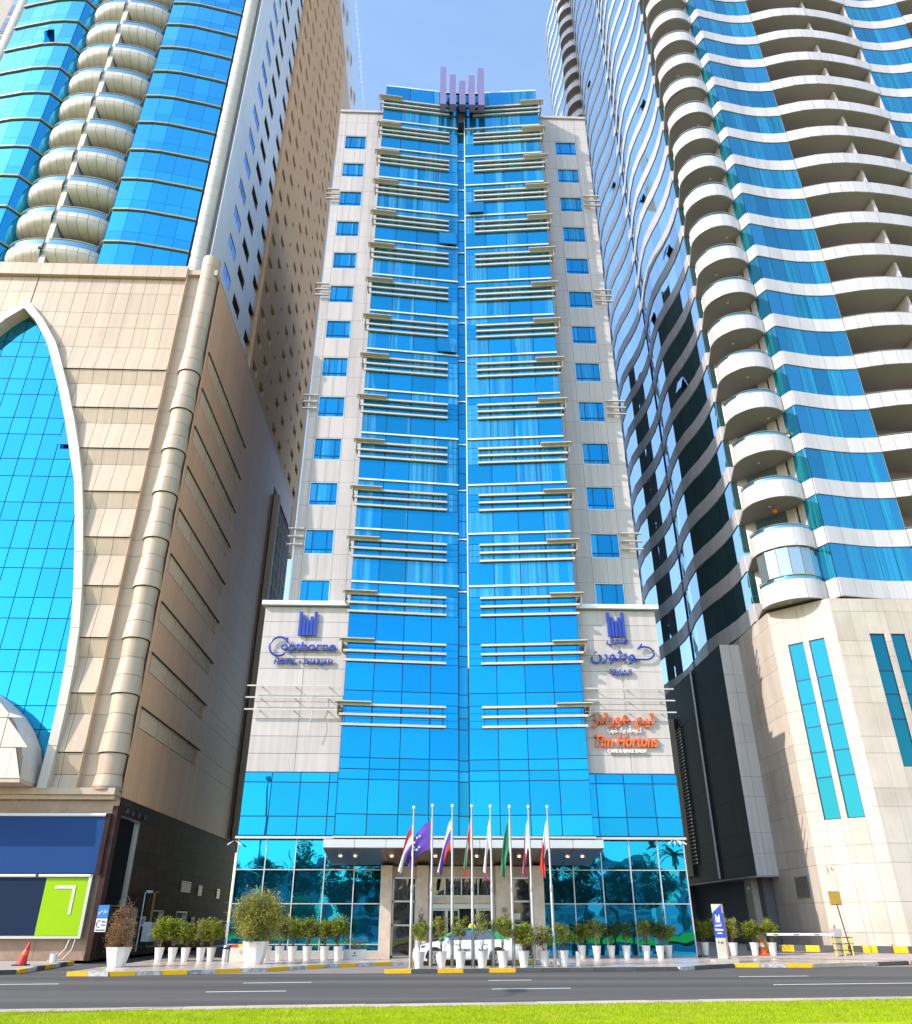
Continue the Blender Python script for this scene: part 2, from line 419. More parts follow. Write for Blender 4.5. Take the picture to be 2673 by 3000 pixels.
def flatbox(name, mat, x0, x1, y0, y1, z0, z1):
    b = MB(); b.box(x0, x1, y0, y1, z0, z1); w = ((x0 + x1) / 2, (y0 + y1) / 2, z0)
    o = bpy.data.objects.new(name, b.mesh(name, mat, w)); return link(o, None, w)
def text_mesh(s, size, ext, mat, shear=0., bold=0., space=1.0, width=None):
    c = bpy.data.curves.new('lettering', 'FONT'); c.body = s; c.size = size; c.extrude = ext; c.shear = shear; c.offset = bold; c.space_character = space; c.resolution_u = 3
    c.align_x = 'LEFT'
    o = bpy.data.objects.new('tmp', c); COL.objects.link(o); dg = bpy.context.evaluated_depsgraph_get()
    me = bpy.data.meshes.new_from_object(o.evaluated_get(dg)); bpy.data.objects.remove(o); bpy.data.curves.remove(c)
    xs = [v.co.x for v in me.vertices]; ys = [v.co.y for v in me.vertices]
    x0, x1, y0, y1 = min(xs), max(xs), min(ys), max(ys)
    k = (width / (x1 - x0)) if width else 1.0
    for v in me.vertices:                       # stand the lettering up: x right, z up, facing -y
        x, y, z = v.co; v.co = ((x - x0) * k, -z, y)
    me.materials.clear(); me.materials.append(M[mat]); me.update(); return me
# ================================================================== GROUND
def ground_poly(name, mat, poly, z, thick=None, kind='structure'):
    b = MB()
    if thick: b.prism(poly, z - thick, z)
    else: b.add([(x, y, z) for x, y in poly], [tuple(range(len(poly)))])
    w = (sum(p[0] for p in poly) / len(poly), sum(p[1] for p in poly) / len(poly), z)
    o = link(bpy.data.objects.new(name, b.mesh(name, mat, w)), None, w); o['kind'] = kind; return o
SL = .115                                            # the street runs slightly askew to the facades
def st(x, y0): return (x, y0 + SL * x)
ground_poly('ground', 'far_ground', [(-900, -900), (900, -900), (900, 900), (-900, 900)], -.012)
ground_poly('road', 'asphalt', [st(-260, 19.0), st(260, 19.0), st(260, 32.55), (14.3, 36.2), (13, 44), (-9, 44), (-12, 70), (-15, 70), (-15.2, 33), st(-260, 31.0)], 0.0)
ground_poly('lawn', 'lawn', [st(-260, -3), st(260, -3), st(260, 18.75), st(-260, 18.75)], .13)
ground_poly('far_road', 'asphalt', [st(-260, -15), st(260, -15), st(260, -3.3), st(-260, -3.3)], 0.0)
# driveway of small pavers in front of the doors
ground_poly('driveway', 'paver', [(-12.3, 31.9), (-8.5, 32.4), (-1.8, 32.7), (.2, 33.6), (6.2, 34.2), (6.4, 41.2), (-2.2, 41.2), (-4.0, 36.9), (-6.2, 34.0)], .004)
# forecourt slabs, raised behind their kerbs
LF = [(-12.3, 31.65), (-10.9, 31.55), (-8.5, 32.5), (-6.9, 33.5), (-6.05, 34.05), (-4.85, 35.75), (-3.7, 36.95), (-1.6, 38.4), (.0, 39.15), (5.5, 39.8), (5.5, 42.3), (-9.6, 42.3), (-12.3, 46.5)]
ground_poly('forecourt_left', 'forecourt', LF, .14, .13)
ISL = [(-1.35, 32.75), (2.3, 33.2), (6.3, 33.65), (9.5, 34.05), (12.6, 36.5), (13.6, 36.3), (15.7, 36.15), (20.9, 38.4), (20.9, 41.0), (14.4, 44.6), (12.9, 42.33), (5.6, 42.33), (5.6, 35.6), (4.6, 34.6), (1.5, 34.1)]
ground_poly('forecourt_right', 'forecourt', ISL, .14, .13)
ground_poly('side_pavement', 'side_pave', [(-60, 27.3), (-17, 31.3), (-14.75, 32.9), (-15.6, 39.8), (-60, 39.8)], .14, .13)
# ramp up to the car park beside the right-hand tower
b = MB(); b.add([(13.6, 42.5, .15), (20.95, 38.4, .15), (34, 38.6, .15), (34, 42.7, .38), (21, 45.5, .38), (19.5, 60, .42), (13.6, 60, .42)], [tuple(range(7))])
b.add([(13.6, 42.5, .15), (13.6, 60, .42), (13.6, 60, 0), (13.6, 42.5, 0)], [(0, 1, 2, 3)])
o = link(bpy.data.objects.new('ramp', b.mesh('ramp', 'side_pave', (18, 42, 0))), None, (18, 42, 0)); o['kind'] = 'structure'
ground_poly('pavement_right', 'side_pave', [(20.95, 38.4), (20.9, 38.0), (60, 43.2), (60, 45), (34, 42.7), (34, 38.6)], .148, .13)

# ------------------------------------------------------------------ kerbs: every stone a piece
def kerb(name, label, pts, z0, h, wd, cols, step, cat='kerb'):
    """row of kerb stones along a polyline, stones alternately painted"""
    w = (pts[0][0], pts[0][1], 0); k = thing(name, label, cat, w)
    i = 0
    for a, c in zip(pts, pts[1:]):
        L_ = math.hypot(c[0] - a[0], c[1] - a[1]); n = max(1, round(L_ / step))
        for j in range(n):
            slab('kerb_stone', cols[i % len(cols)], k, lerp(a, c, j / n), lerp(a, c, (j + 1) / n), z0, z0 + h + random.uniform(-.004, .004), wd, random.uniform(-.004, .004), 0, .012); i += 1
    return k
kerb('kerb', 'long plain stone kerb between the lawn and the road', [st(-16, 19.3), st(16, 19.3)], 0, .14, .62, ['kerb_stone'], 1.25)
kerb('kerb', 'yellow and white kerb curving in front of the left forecourt', [(-12.35, 31.5), (-10.9, 31.4), (-8.5, 32.35), (-6.85, 33.38), (-5.95, 33.95), (-4.78, 35.65), (-3.62, 36.83), (-1.55, 38.27), (.0, 39.02), (5.5, 39.66)], 0, .146, .2, ['kerb_yellow', 'kerb_white'], .85)
kerb('kerb', 'yellow and black kerb round the flagpole island', [(-1.5, 32.62), (2.3, 33.08), (6.3, 33.53), (9.55, 33.92)], 0, .146, .2, ['kerb_yellow', 'kerb_black', 'kerb_yellow', 'kerb_black', 'kerb_yellow'] + ['kerb_black'] * 8, .92)
kerb('kerb', 'yellow and white kerb in front of the blue pylon sign', [(9.6, 33.95), (12.6, 36.42), (13.6, 36.2), (15.7, 36.05), (20.9, 38.28)], 0, .146, .2, ['kerb_white', 'kerb_black', 'kerb_black', 'kerb_black', 'kerb_yellow', 'kerb_white', 'kerb_yellow', 'kerb_stone', 'kerb_stone', 'kerb_stone'], 1.0)
kerb('kerb', 'weathered black and yellow kerb by the orange cone on the left', [(-30, 29.7), (-17, 31.2), (-14.7, 32.75), (-15.45, 39.6)], 0, .15, .2, ['kerb_black', 'kerb_yellow', 'kerb_white'], 1.0)
# ------------------------------------------------------------------ lane markings
def dash(x0, x1, y0, label):
    b = MB(); a, c = st(x0, y0), st(x1, y0); b.slab(a, c, .002, .007, .11)
    w = ((a[0] + c[0]) / 2, (a[1] + c[1]) / 2, .002)
    o = link(bpy.data.objects.new('lane_marking', b.mesh('lane_marking', 'paint_line', w)), None, w)
    tag(o, label, 'road marking', 'white lane dashes on the road')
dash(-15.5, -11.1, 29.05, 'white lane dash at the left edge of the far lane line')
dash(-5.6, -3.55, 28.6, 'short white lane dash in front of the left glass lobby')
dash(2.0, 3.4, 28.65, 'short white lane dash in the far lane line before the taxi')
dash(10.7, 13.2, 29.25, 'white lane dash in the far lane line before the pylon sign')
dash(-5.9, -3.8, 25.3, 'white lane dash left of centre in the near lane line')
dash(1.85, 4.1, 25.15, 'white lane dash right of centre in the near lane line')
dash(10.4, 16.5, 25.55, 'white lane dash at the right edge of the near lane line')

# ================================================================== HOTEL
HX0, HX1 = -9.55, 13.0
hotel = thing('hotel_building', 'tall blue glass hotel with grey wings, tan sun louvres and purple roof fins', 'building', (1.75, 42.3, 0))
OL, IL = (-4.68, 41.8), (1.55, 42.42)                # bay leaves: outer and inner edges in plan
OR, IR = (8.32, 41.8), (2.12, 42.42)
PITCH = 3.43
LT = [63.0 - PITCH * i for i in range(14)] + [15.56, 12.06]       # louvre tops
# body
b = MB()
b.box(-8.6, 12.8, 44.22, 80, 17.72, 64.3)
b.box(-9.5, -4.66, 42.42, 80, .10, 17.72); b.box(8.3, 12.95, 42.42, 80, .10, 17.72); b.box(-4.66, 8.3, 42.9, 80, 5.44, 17.72); b.box(-4.66, 8.3, 42.42, 80, .1, 5.44)
o = part('core', b, 'h_core', hotel)
b = MB(); b.box(-8.66, 12.86, 43.9, 44.3, 64.3, 64.55); b.box(-8.66, -8.4, 44.3, 80, 64.3, 64.55); b.box(12.6, 12.86, 44.3, 80, 64.3, 64.55)
part('roof_parapet', b, 'h_panel', hotel)
b = MB(); b.box(3.0, 7.5, 46.5, 50, 64.4, 68.8); part('plant_room', b, 'h_panel', hotel)
# bay body (dark frame that shows as mullion lines between the panes)
def bay_frame():
    b = MB()
    b.prism([(OL[0], OL[1] + .03), (IL[0], IL[1] + .03), (IL[0] + .02, 42.72), (IR[0] - .02, 42.72), (IR[0], IR[1] + .03), (OR[0], OR[1] + .03), (OR[0], 44.25), (OL[0], 44.25)], 5.44, 63.1)
    b.prism([(-4.55, 41.95), (IL[0], 42.5), (IR[0], 42.5), (8.25, 41.95), (8.25, 44), (-4.55, 44)], 63.1, 65.05)
    return b
bay = part('bay_frame', bay_frame(), 'h_mull', hotel)
rows = []                                            # (z0, z1, kind)
for i in range(14):
    t = LT[i]
    nx = LT[i + 1]
    rows.append((t - 1.22, t, 's'))
    if i < 13:
        wl_ = t - 2.75
        rows.append((wl_, t - 1.22, 'v')); rows.append((nx, wl_, 't'))
    else: rows.append((nx, t - 1.22, 'v'))
rows += [(15.56 - 1.22, 15.56, 's'), (12.75, 14.34, 'v'), (12.06, 12.75, 't'), (10.84, 12.06, 's'), (9.22, 10.84, 'l'), (8.66, 9.22, 'l'), (8.14, 8.66, 'l'), (6.46, 8.14, 'l'), (5.46, 6.46, 'l')]
for (P, Q, rev) in ((OL, IL, 0), (IR, OR, 0)):
    for z0, z1, kd in rows:
        gm = 'h_glass' if kd in 'vts' and z0 > 17 else 'h_glass_low'
        if kd == 's':                               # three thin strips of glass behind the louvres
            b = MB()
            for q in range(3):
                for c in range(4):
                    b.slab(lerp(P, Q, c / 4 + .006), lerp(P, Q, (c + 1) / 4 - .006), z0 + q * .407 + .01, z0 + (q + 1) * .407 - .01, .03, .0)
            part('glass_strip', b, gm, bay)
        else:
            for c in range(4):
                slab('pane', gm, bay, lerp(P, Q, c / 4), lerp(P, Q, (c + 1) / 4), z0, z1, .03, .0, .006, .045)
# open casements
for P, Q, c, i in ((OL, IL, 3, 4), (OL, IL, 3, 7), (IR, OR, 0, 3)):
    a, d = lerp(P, Q, c / 4 + .02), lerp(P, Q, c / 4 + .23); z1 = LT[i] - 1.3; z0 = z1 - 1.35
    o = slab('open_casement', 'h_glass', bay, a, d, z0, z1, .04, .20); o.rotation_euler[0] = R(-9)
# sides of the bay
for X, sgn in ((OL[0], -1), (OR[0], 1)):
    for z0, z1, kd in rows:
        P, Q = ((X, 44.05), (X, 41.86)) if sgn < 0 else ((X, 41.86), (X, 44.05))
        if kd in 'vlt': slab('side_pane', 'h_glass', bay, P, Q, z0, z1, .03, .0, .001, .055)
# crown glazing above the bay
cr = part('crown_frame', (lambda b: (b.prism([(-4.55, 41.93), (IL[0], 42.46), (IR[0], 42.46), (8.25, 41.93), (8.25, 42.0), (IR[0], 42.53), (IL[0], 42.53), (-4.55, 42.0)], 65.05, 65.17), b)[-1])(MB()), 'h_rail', hotel)
for P, Q in (((-4.55, 41.92), (IL[0], 42.46)), ((IR[0], 42.46), (8.25, 41.92))):
    for c in range(3): slab('pane', 'h_glass', cr, lerp(P, Q, c / 3), lerp(P, Q, (c + 1) / 3), 63.2, 65.03, .03, .01, .002, .05)
# centre groove: stacked panes, white cross bars, tall white fin
gro = part('centre_groove', (lambda b: (b.box(1.56, 2.11, 42.73, 42.78, 5.5, 62), b)[-1])(MB()), 'h_mull', hotel)
z = 5.6
zs = [5.5, 6.46, 8.14, 8.66, 9.22, 10.84, 11.45, 12.06, 12.75, 14.34, 14.95, 15.56]
zz = 15.56
while zz < 61.5: zz += 1.143; zs.append(zz)
for z0, z1 in zip(zs, zs[1:]): slab('groove_pane', 'h_glass', gro, (1.57, 42.70), (2.10, 42.70), z0, z1, .03, 0, .002, .05)
for i in range(13): slab('cross_bar', 'h_rail', hotel, (1.56, 42.62), (2.06, 42.62), LT[i] - 3.02, LT[i] - 2.94, .06)
b = MB(); b.box(2.08, 2.14, 42.38, 42.6, 14.2, 61.8); part('vertical_fin', b, 'h_rail', hotel)
b = MB(); b.box(1.58, 2.06, 41.7, 42.6, 60.2, 61.4); part('fin_bracket', b, 'dark', hotel)
# white rails across the bay
for i in range(13):
    zc = LT[i] - 2.75
    slab('rail', 'h_rail', hotel, OL, IL, zc - .05, zc + .05, .09, .07); slab('rail', 'h_rail', hotel, IR, OR, zc - .05, zc + .05, .09, .07)
# sun louvres: bracket with three slats and a corner plate, both leaves, sixteen levels
def louvre(i, side):
    t = LT[i]
    if side < 0: P, Q = OL, lerp(OL, IL, .885)
    else: P, Q = lerp(IR, OR, .115), OR
    d = Vector((Q[0] - P[0], Q[1] - P[1])).normalized()
    b = MB()
    for u in (.02, .97):                   # thin hangers
        p = lerp(P, Q, u); q = (p[0] + d.x * .03, p[1] + d.y * .03); b.slab(p, q, t - 1.15, t - .05, .10, .08, 1)
    b.slab(P, Q, t - .60, t - .592, .02, .024, 1)
    X = OL[0] if side < 0 else OR[0]
    # tapered end bracket returning along the side of the bay
    x0, x1 = (X - .30, X - .26) if side < 0 else (X + .26, X + .30)
    b.add([(x0, 41.42, t), (x0, 42.9, t), (x0, 42.5, t - .55), (x0, 41.62, t - .62), (x1, 41.42, t), (x1, 42.9, t), (x1, 42.5, t - .55), (x1, 41.62, t - .62)], [(0, 1, 2, 3), (7, 6, 5, 4), (0, 4, 5, 1), (1, 5, 6, 2), (2, 6, 7, 3), (3, 7, 4, 0)])
    lv = part('sun_louvre', b, ['h_bar', 'h_mull'], hotel)
    for q in range(3):
        ext = (.34, .20, .14)[q]
        a, c = (P[0] - d.x * ext, P[1] - d.y * ext), Q
        if side > 0: a, c = P, (Q[0] + d.x * ext, Q[1] + d.y * ext)
        slab('slat', 'h_bar', lv, a, c, t - .16 - q * .53, t - .035 - q * .53, .14, .11)
    a, c = ((P[0] - d.x * .45, P[1] - d.y * .45), lerp(OL, IL, .24)) if side < 0 else (lerp(OR, IR, .24), (Q[0] + d.x * .45, Q[1] + d.y * .45))
    slab('corner_plate', 'h_bar', lv, a, c, t - .033, t + .015, .52, .22)
for i in range(16):
    for sd in (-1, 1): louvre(i, sd)
# wings: cladding panels round recessed windows
WT = [61.3 - PITCH * i for i in range(13)]
def window_mesh(w, h):
    b = MB(); t = .06
    b.box(-w / 2, w / 2, -.06, .02, h - t, h, 0); b.box(-w / 2, w / 2, -.06, .02, 0, t, 0); b.box(-w / 2, -w / 2 + t, -.06, .02, t, h - t, 0); b.box(w / 2 - t, w / 2, -.06, .02, t, h - t, 0)
    for x in (-w * .245, w * .245): b.box(x - .025, x + .025, .0, .05, t, h - t, 1)
    b.box(-w / 2 + t, w / 2 - t, .005, .05, h * .20, h * .20 + .05, 1)
    return b.mesh('window', ['alu_white', 'h_mull'])
WM = window_mesh(1.84, 1.74)
YW = 44.06
def wing(x0, x1, wx, cols_w, cols_s):
    for i, zt in enumerate(WT):
        zb = zt - 1.75
        if zb < 17.8: zb = 18.35
        wm = inst('window', WM, hotel, (wx, YW + .05, zt - 1.745))
        for a, c in ((-.86, -.475), (-.425, .425), (.475, .86)):
            box('window_pane', 'h_glass', wm, wx + a, wx + c, YW + .085, YW + .105, zt - 1.745 + .40, zt - .07)
        box('lower_pane', 'h_glass', wm, wx - .86, wx + .86, YW + .085, YW + .105, zt - 1.745 + .065, zt - 1.745 + .345)
        for a, c in cols_w: slab('cladding_panel', 'h_panel', hotel, (a, YW), (c, YW), zb, zt, .05, 0, 0, .016)
        if i == 0: zt2 = zt + 1.68
        else: zt2 = WT[i - 1] - 1.75
        for a, c in cols_s: slab('cladding_panel', 'h_panel', hotel, (a, YW), (c, YW), zt, zt2, .05, 0, 0, .016)
    for a, c in cols_s: slab('cladding_panel', 'h_panel', hotel, (a, YW), (c, YW), WT[0] + 1.68, 64.5, .05, 0, 0, .016)
wing(-8.65, -4.7, -7.12, [(-8.65, -8.06), (-6.18, -5.25), (-5.25, -4.70)], [(-8.65, -8.06), (-8.06, -7.12), (-7.12, -6.18), (-6.18, -5.25), (-5.25, -4.70)])
wing(8.34, 12.86, 10.9, [(8.34, 8.95), (8.95, 9.96), (11.84, 12.86)], [(8.34, 8.95), (8.95, 9.96), (9.96, 10.9), (10.9, 11.84), (11.84, 12.86)])
# narrow fins on the wing corners every third storey
for i in (2, 5, 8, 11):
    for q in range(3):
        z = WT[i] - .05 - q * .55
        slab('corner_bar', 'h_bar', hotel, (-9.05, 43.84), (-8.08, 43.84), z - .08, z, .16, 0)
        slab('corner_bar', 'h_bar', hotel, (11.9, 43.84), (13.25, 43.84), z - .08, z, .16, 0)
# podium cladding
PZ = [17.68, 16.78, 15.87, 14.97, 14.06, 13.13, 12.22, 11.31, 10.39, 9.49, 8.56]
for cols in ([(-9.55, -7.05), (-7.05, -4.70)], [(8.34, 10.72), (10.72, 13.0)]):
    for z1, z0 in zip(PZ, PZ[1:]):
        for a, c in cols: slab('cladding_panel', 'h_panel', hotel, (a, 42.36), (c, 42.36), z0, z1, .06, 0, 0, .02)
for xa, xb in ((-9.72, -4.72), (8.36, 13.17)): box('parapet_cap', 'h_rail', hotel, xa, xb, 42.05, 44.0, 17.73, 17.98)
for X0, X1 in ((-9.95, -4.75), (8.4, 13.4)):
    for z in (13.0, 12.36, 11.72):
        slab('facade_bar', 'h_bar', hotel, (X0, 41.98), (X1, 41.98), z - .035, z + .035, .07)
        b = MB()
        for u in (.15, .5, .85): x = X0 + (X1 - X0) * u; b.box(x - .02, x + .02, 42.03, 42.33, z - .02, z + .02)
        part('bar_bracket', b, 'h_bar', hotel)
for z in (13.0, 11.72):                              # loose cable on the left bars
    b = MB(); b.tube([(-6.35, 41.9, z), (-6.33, 41.88, z - .35), (-6.4, 41.88, z - .75), (-6.5, 41.9, z - 1.15)], .018, 5); part('cable', b, 'h_bar', hotel)
# upper glass band over the lobby
for XS in ([-9.55, -8.13, -6.65, -5.16, -4.73], [8.36, 8.73, 10.19, 11.72, 13.03]):
    b = MB(); b.box(XS[0] + .04, XS[-1] - .04, 42.26, 42.40, 5.46, 8.54); ub = part('band_frame', b, 'h_mull', hotel)
    for a, c in zip(XS, XS[1:]):
        for z0, z1 in ((5.48, 6.38), (6.38, 8.03), (8.03, 8.52)): slab('band_pane', 'h_glass_low', ub, (a, 42.24), (c, 42.24), z0, z1, .03, 0, .005, .05)
b = MB(); b.box(-9.62, 13.08, 42.06, 42.42, 5.32, 5.43); b.box(-4.75, 8.4, 41.66, 42.05, 5.33, 5.42); part('ledge', b, 'alu_white', hotel)
# lobby glazing with pale frame
lb = MB()
LX = [-9.46, -8.05, -6.58, -5.10, -3.63, -2.28]; RX = [5.62, 7.24, 8.69, 10.14, 11.6, 12.95]
for XS, zb in ((LX, .40), (RX, .16)):
    for x in XS: lb.box(x - .024, x + .024, 42.25, 42.40, zb, 5.30)
    for z in (3.92, 2.42, .70 if zb > .3 else .2, zb + .02): lb.box(XS[0], XS[-1], 42.26, 42.40, z - .02, z + .02)
lob = part('lobby_frame', lb, 'alu_white', hotel)
for XS, zz in ((LX, (.42, .70, 2.42, 3.92, 5.28)), (RX, (.2, 2.42, 3.92, 5.28))):
    for a, c in zip(XS, XS[1:]):
        for z0, z1 in zip(zz, zz[1:]): slab('lobby_pane', 'h_lobby', lob, (a, 42.33), (c, 42.33), z0, z1, .03, 0, .006, .06)
b = MB(); b.box(-9.5, -2.2, 42.18, 42.42, .12, .40); part('plinth', b, 'granite_lt', hotel)
# entrance: stone piers, side lights, header glass, sliding doors
for a, c in ((-2.22, -1.70), (-.52, .04), (3.28, 3.98), (5.06, 5.60)):
    b = MB(); b.box(a, c, 41.25, 42.4, .14, 4.06); part('pier', b, 'travertine', hotel)
b = MB(); b.box(-1.70, 5.06, 42.36, 42.41, .14, 4.1); part('hall_dark_sheet', b, 'dark', hotel)  # black sheet, the dimness of the hall painted behind the doors
b = MB(); b.box(.04, 3.28, 41.75, 42.3, 2.42, 2.72); b.box(.04, 3.28, 41.9, 42.3, 3.60, 4.06); b.box(-1.7, -.52, 41.9, 42.3, 3.6, 4.06); b.box(3.98, 5.06, 41.9, 42.3, 3.6, 4.06); part('lintel', b, 'travertine', hotel)
ef = MB()
for a, c in ((-1.70, -.52), (3.98, 5.06)):
    for z in (.2, 1.5, 2.52, 3.55): ef.box(a, c, 42.02, 42.12, z - .04, z + .04)
    for x in (a + .04, c - .04): ef.box(x - .04, x + .04, 42.02, 42.12, .16, 3.6)
for z in (2.76, 3.56): ef.box(.04, 3.28, 42.02, 42.1, z - .03, z + .03)
for x in (.1, .85, 1.66, 2.47, 3.22): ef.box(x - .025, x + .025, 42.02, 42.1, 2.76, 3.56)
for x in (.1, .95, 2.4, 3.22): ef.box(x - .04, x + .04, 41.84, 41.96, .16, 2.42)
ef.box(.1, 3.22, 41.8, 41.98, 2.2, 2.40)
en = part('entrance_frame', ef, 'steel', hotel)
for a, c in ((-1.66, -.56), (4.02, 5.02)):
    for z0, z1 in ((.25, 1.46), (1.55, 2.48), (2.57, 3.5)): slab('pane', 'h_entry', en, (a, 42.08), (c, 42.08), z0, z1, .02, 0, .004)
for a, c in ((.13, .82), (.88, 1.63), (1.69, 2.44), (2.5, 3.19)): slab('pane', 'h_entry', en, (a, 42.07), (c, 42.07), 2.8, 3.52, .02, 0, .006)
for a, c, y in ((.15, .9, 41.92), (.95, 1.55, 42.0), (2.45, 3.17, 41.92)):
    b = MB()
    b.box(a, a + .05, y - .02, y + .02, .18, 2.18); b.box(c - .05, c, y - .02, y + .02, .18, 2.18); b.box(a + .05, c - .05, y - .02, y + .02, 2.12, 2.18); b.box(a + .05, c - .05, y - .02, y + .02, .18, .26)
    dr = part('sliding_door', b, 'steel', hotel); box('pane', 'h_entry', dr, a + .05, c - .05, y - .006, y + .006, .26, 2.12)
box('wall_box', 'marble_brown', hotel, 3.55, 3.75, 41.2, 41.25, 2.05, 2.25)
box('notice', 'sign_white', en, 4.2, 4.5, 42.04, 42.05, 1.75, 2.0)
b = MB(); b.box(-9.5, -2.22, 42.04, 42.17, .12, .36); b.box(5.6, 12.95, 42.2, 42.42, .12, .17); part('base_course', b, 'granite_lt', hotel)
# canopy: metal fascia, mirror-like soffit panels, downlights
CX0, CX1 = -4.75, 8.03
b = MB(); b.add([(CX0, 38.2, 4.62), (CX1, 38.2, 4.62), (CX1, 38.2, 4.96), (CX0, 38.2, 4.96), (CX0, 41.9, 4.14), (CX1, 41.9, 4.14), (CX1, 41.9, 5.0), (CX0, 41.9, 5.0)],
    [(0, 1, 2, 3), (4, 7, 6, 5), (3, 2, 6, 7), (0, 4, 5, 1), (0, 3, 7, 4), (1, 5, 6, 2)])
can = part('canopy', b, 'seam', hotel)
nC = 9
for c in range(nC):
    a, d = CX0 + (CX1 - CX0) * c / nC, CX0 + (CX1 - CX0) * (c + 1) / nC
    slab('fascia_panel', 'alu_white', can, (a, 38.2), (d, 38.2), 4.61, 4.97, .04, .02, 0, .02)
    for r in range(4):
        y0, y1 = 38.22 + r * .92, 38.22 + (r + 1) * .92
        za, zb = 4.61 - .48 * (y0 - 38.2) / 3.7, 4.61 - .48 * (y1 - 38.2) / 3.7
        b = MB(); g = .015; b.add([(a + g, y0 + g, za), (d - g, y0 + g, za), (d - g, y1 - g, zb), (a + g, y1 - g, zb), (a + g, y0 + g, za - .025), (d - g, y0 + g, za - .025), (d - g, y1 - g, zb - .025), (a + g, y1 - g, zb - .025)], [(0, 1, 2, 3), (7, 6, 5, 4), (0, 4, 5, 1), (1, 5, 6, 2), (2, 6, 7, 3), (3, 7, 4, 0)])
        part('soffit_panel', b, 'metal_soffit', can)
for x in (-4.1, -3.4, -1.7, .35, 2.3, 4.3, 6.6, 7.3):
    b = MB(); y = 39.8; z = 4.58 - .48 * 1.6 / 3.7 - .03; b.lathe([(.0, z), (.09, z)], x, y, 14); b.lathe([(.09, z - .005), (.12, z - .005), (.12, z + .02)], x, y, 14, mi=1)
    part('downlight', b, ['downlight', 'alu_white'], can)
# purple roof fins
for x0, zt in ((.03, 66.4), (.84, 65.4), (1.64, 64.6), (2.43, 65.36), (3.22, 66.4)):
    b = MB(); b.box(x0, x0 + .51, 40.95, 41.65, 61.46, zt); part('roof_fin', b, 'h_fin', hotel)
b = MB(); b.box(.1, 3.6, 41.7, 41.8, 62.7, 62.8); b.box(.1, 3.6, 41.7, 41.8, 63.9, 64.0)
for x in (.28, 1.1, 1.9, 2.68, 3.47): b.box(x - .04, x + .04, 41.66, 42.4, 62.75, 63.95)
part('fin_frame', b, 'dark', hotel)
b = MB(); b.lathe([(.05, 65.2), (.9, 65.5), (1.0, 65.9), (.35, 66.15)], 5.6, 43.6, 14); part('roof_dish', b, 'h_rail', hotel)

# ------------------------------------------------------------------ wall lettering on the podium
def word(parent, s, x, z, size, mat, width=None, shear=0, bold=.0, ext=.05, y=42.2, name='lettering'):
    return inst(name, text_mesh(s, size, ext, mat, shear, bold, 1.0, width), parent, (x, y, z))
def bar_logo(parent, x0, z0, w, h, mat, y=42.2):
    bw = w / 5.0
    for k, f in enumerate((1.0, .80, .63, .80, 1.0)):
        box('logo_bar', mat, parent, x0 + k * bw + .012, x0 + (k + 1) * bw - .03, y - .06, y + .06, z0, z0 + h * f)
sg = thing('wall_sign', 'blue raised Latin lettering under a five bar logo on the left podium wall', 'sign', (-7.0, 42.2, 14.2))
bar_logo(sg, -7.54, 15.92, 1.05, 1.42, 'sign_blue')
b = MB(); b.tube([(-8.50 + .53 * math.cos(R(a)), 42.15, 15.27 + .54 * math.sin(R(a))) for a in range(38, 325, 12)], .06, 8); b.box(-8.13, -8.03, 42.1, 42.2, 15.52, 15.80)
part('letter_c', b, 'sign_blue', sg, True)
word(sg, 'opthorne', -8.42, 15.09, .66, 'sign_blue', 3.08, 0, .012)
word(sg, 'HOTEL \u2022 SHARJAH', -8.70, 14.30, .34, 'sign_blue', 3.25, .12, .008)
b = MB(); b.box(-8.0, -5.4, 42.16, 42.2, 15.04, 15.07); b.box(-8.6, -5.5, 42.16, 42.2, 14.56, 14.59); part('sign_rail', b, 'black', sg)
sg = thing('wall_sign', 'blue raised Arabic lettering under a five bar logo on the right podium wall', 'sign', (10.7, 42.2, 13.8))
bar_logo(sg, 10.1, 16.06, 1.04, 1.45, 'sign_blue')
word(sg, '\uFED5\uFEAA\uFEE8\uFED3', 9.98, 15.66, .50, 'sign_blue', 1.24, 0, .008)
word(sg, '\uFEE5\uFEAD\uFEEE\uFE9C\uFE91\uFEEE', 9.0, 14.70, .95, 'sign_blue', 2.65, 0, .006)
b = MB(); b.tube([(11.5, 42.15, 14.72), (12.2, 42.15, 14.72), (12.45, 42.15, 14.8), (12.62, 42.15, 15.0), (12.6, 42.15, 15.22), (12.4, 42.15, 15.4), (12.1, 42.15, 15.47), (11.85, 42.15, 15.42), (11.72, 42.15, 15.33)], .055, 8); b.tube([(11.74, 42.15, 15.34), (11.98, 42.15, 15.62)], .05, 8)
part('letter_kaf', b, 'sign_blue', sg, True)
word(sg, '\uFE94\uFED7\uFEAD\uFE8E\uFEB8\uFEDF\uFE8D', 9.97, 13.86, .40, 'sign_blue', 1.27, 0, .008)
sg = thing('wall_sign', 'orange and white cafe lettering in Arabic and Latin on the right podium wall', 'sign', (10.5, 42.2, 9.6))
word(sg, '\uFEB0\uFEE8\uFE97\uFEAD\uFEEE\uFEEB \uFEE2\uFEF4\uFE97', 8.75, 11.14, .92, 'sign_orange', 3.45, 0, .02, .06)
word(sg, '\uFE8F\uFEEE\uFEB7 \uFEDA\uFEF4\uFE91 \uFEAA\uFEE7\uFE83 \uFEEA\uFEF4\uFED3\uFE8E\uFEDB', 9.57, 10.68, .36, 'sign_white', 1.86, 0, .008, .03)
word(sg, 'Tim Hortons', 8.82, 9.94, .86, 'sign_orange', 3.45, .28, .022, .06)
word(sg, 'CAFE & BAKE SHOP', 9.48, 9.62, .23, 'sign_white', 2.1, 0, .01, .03)
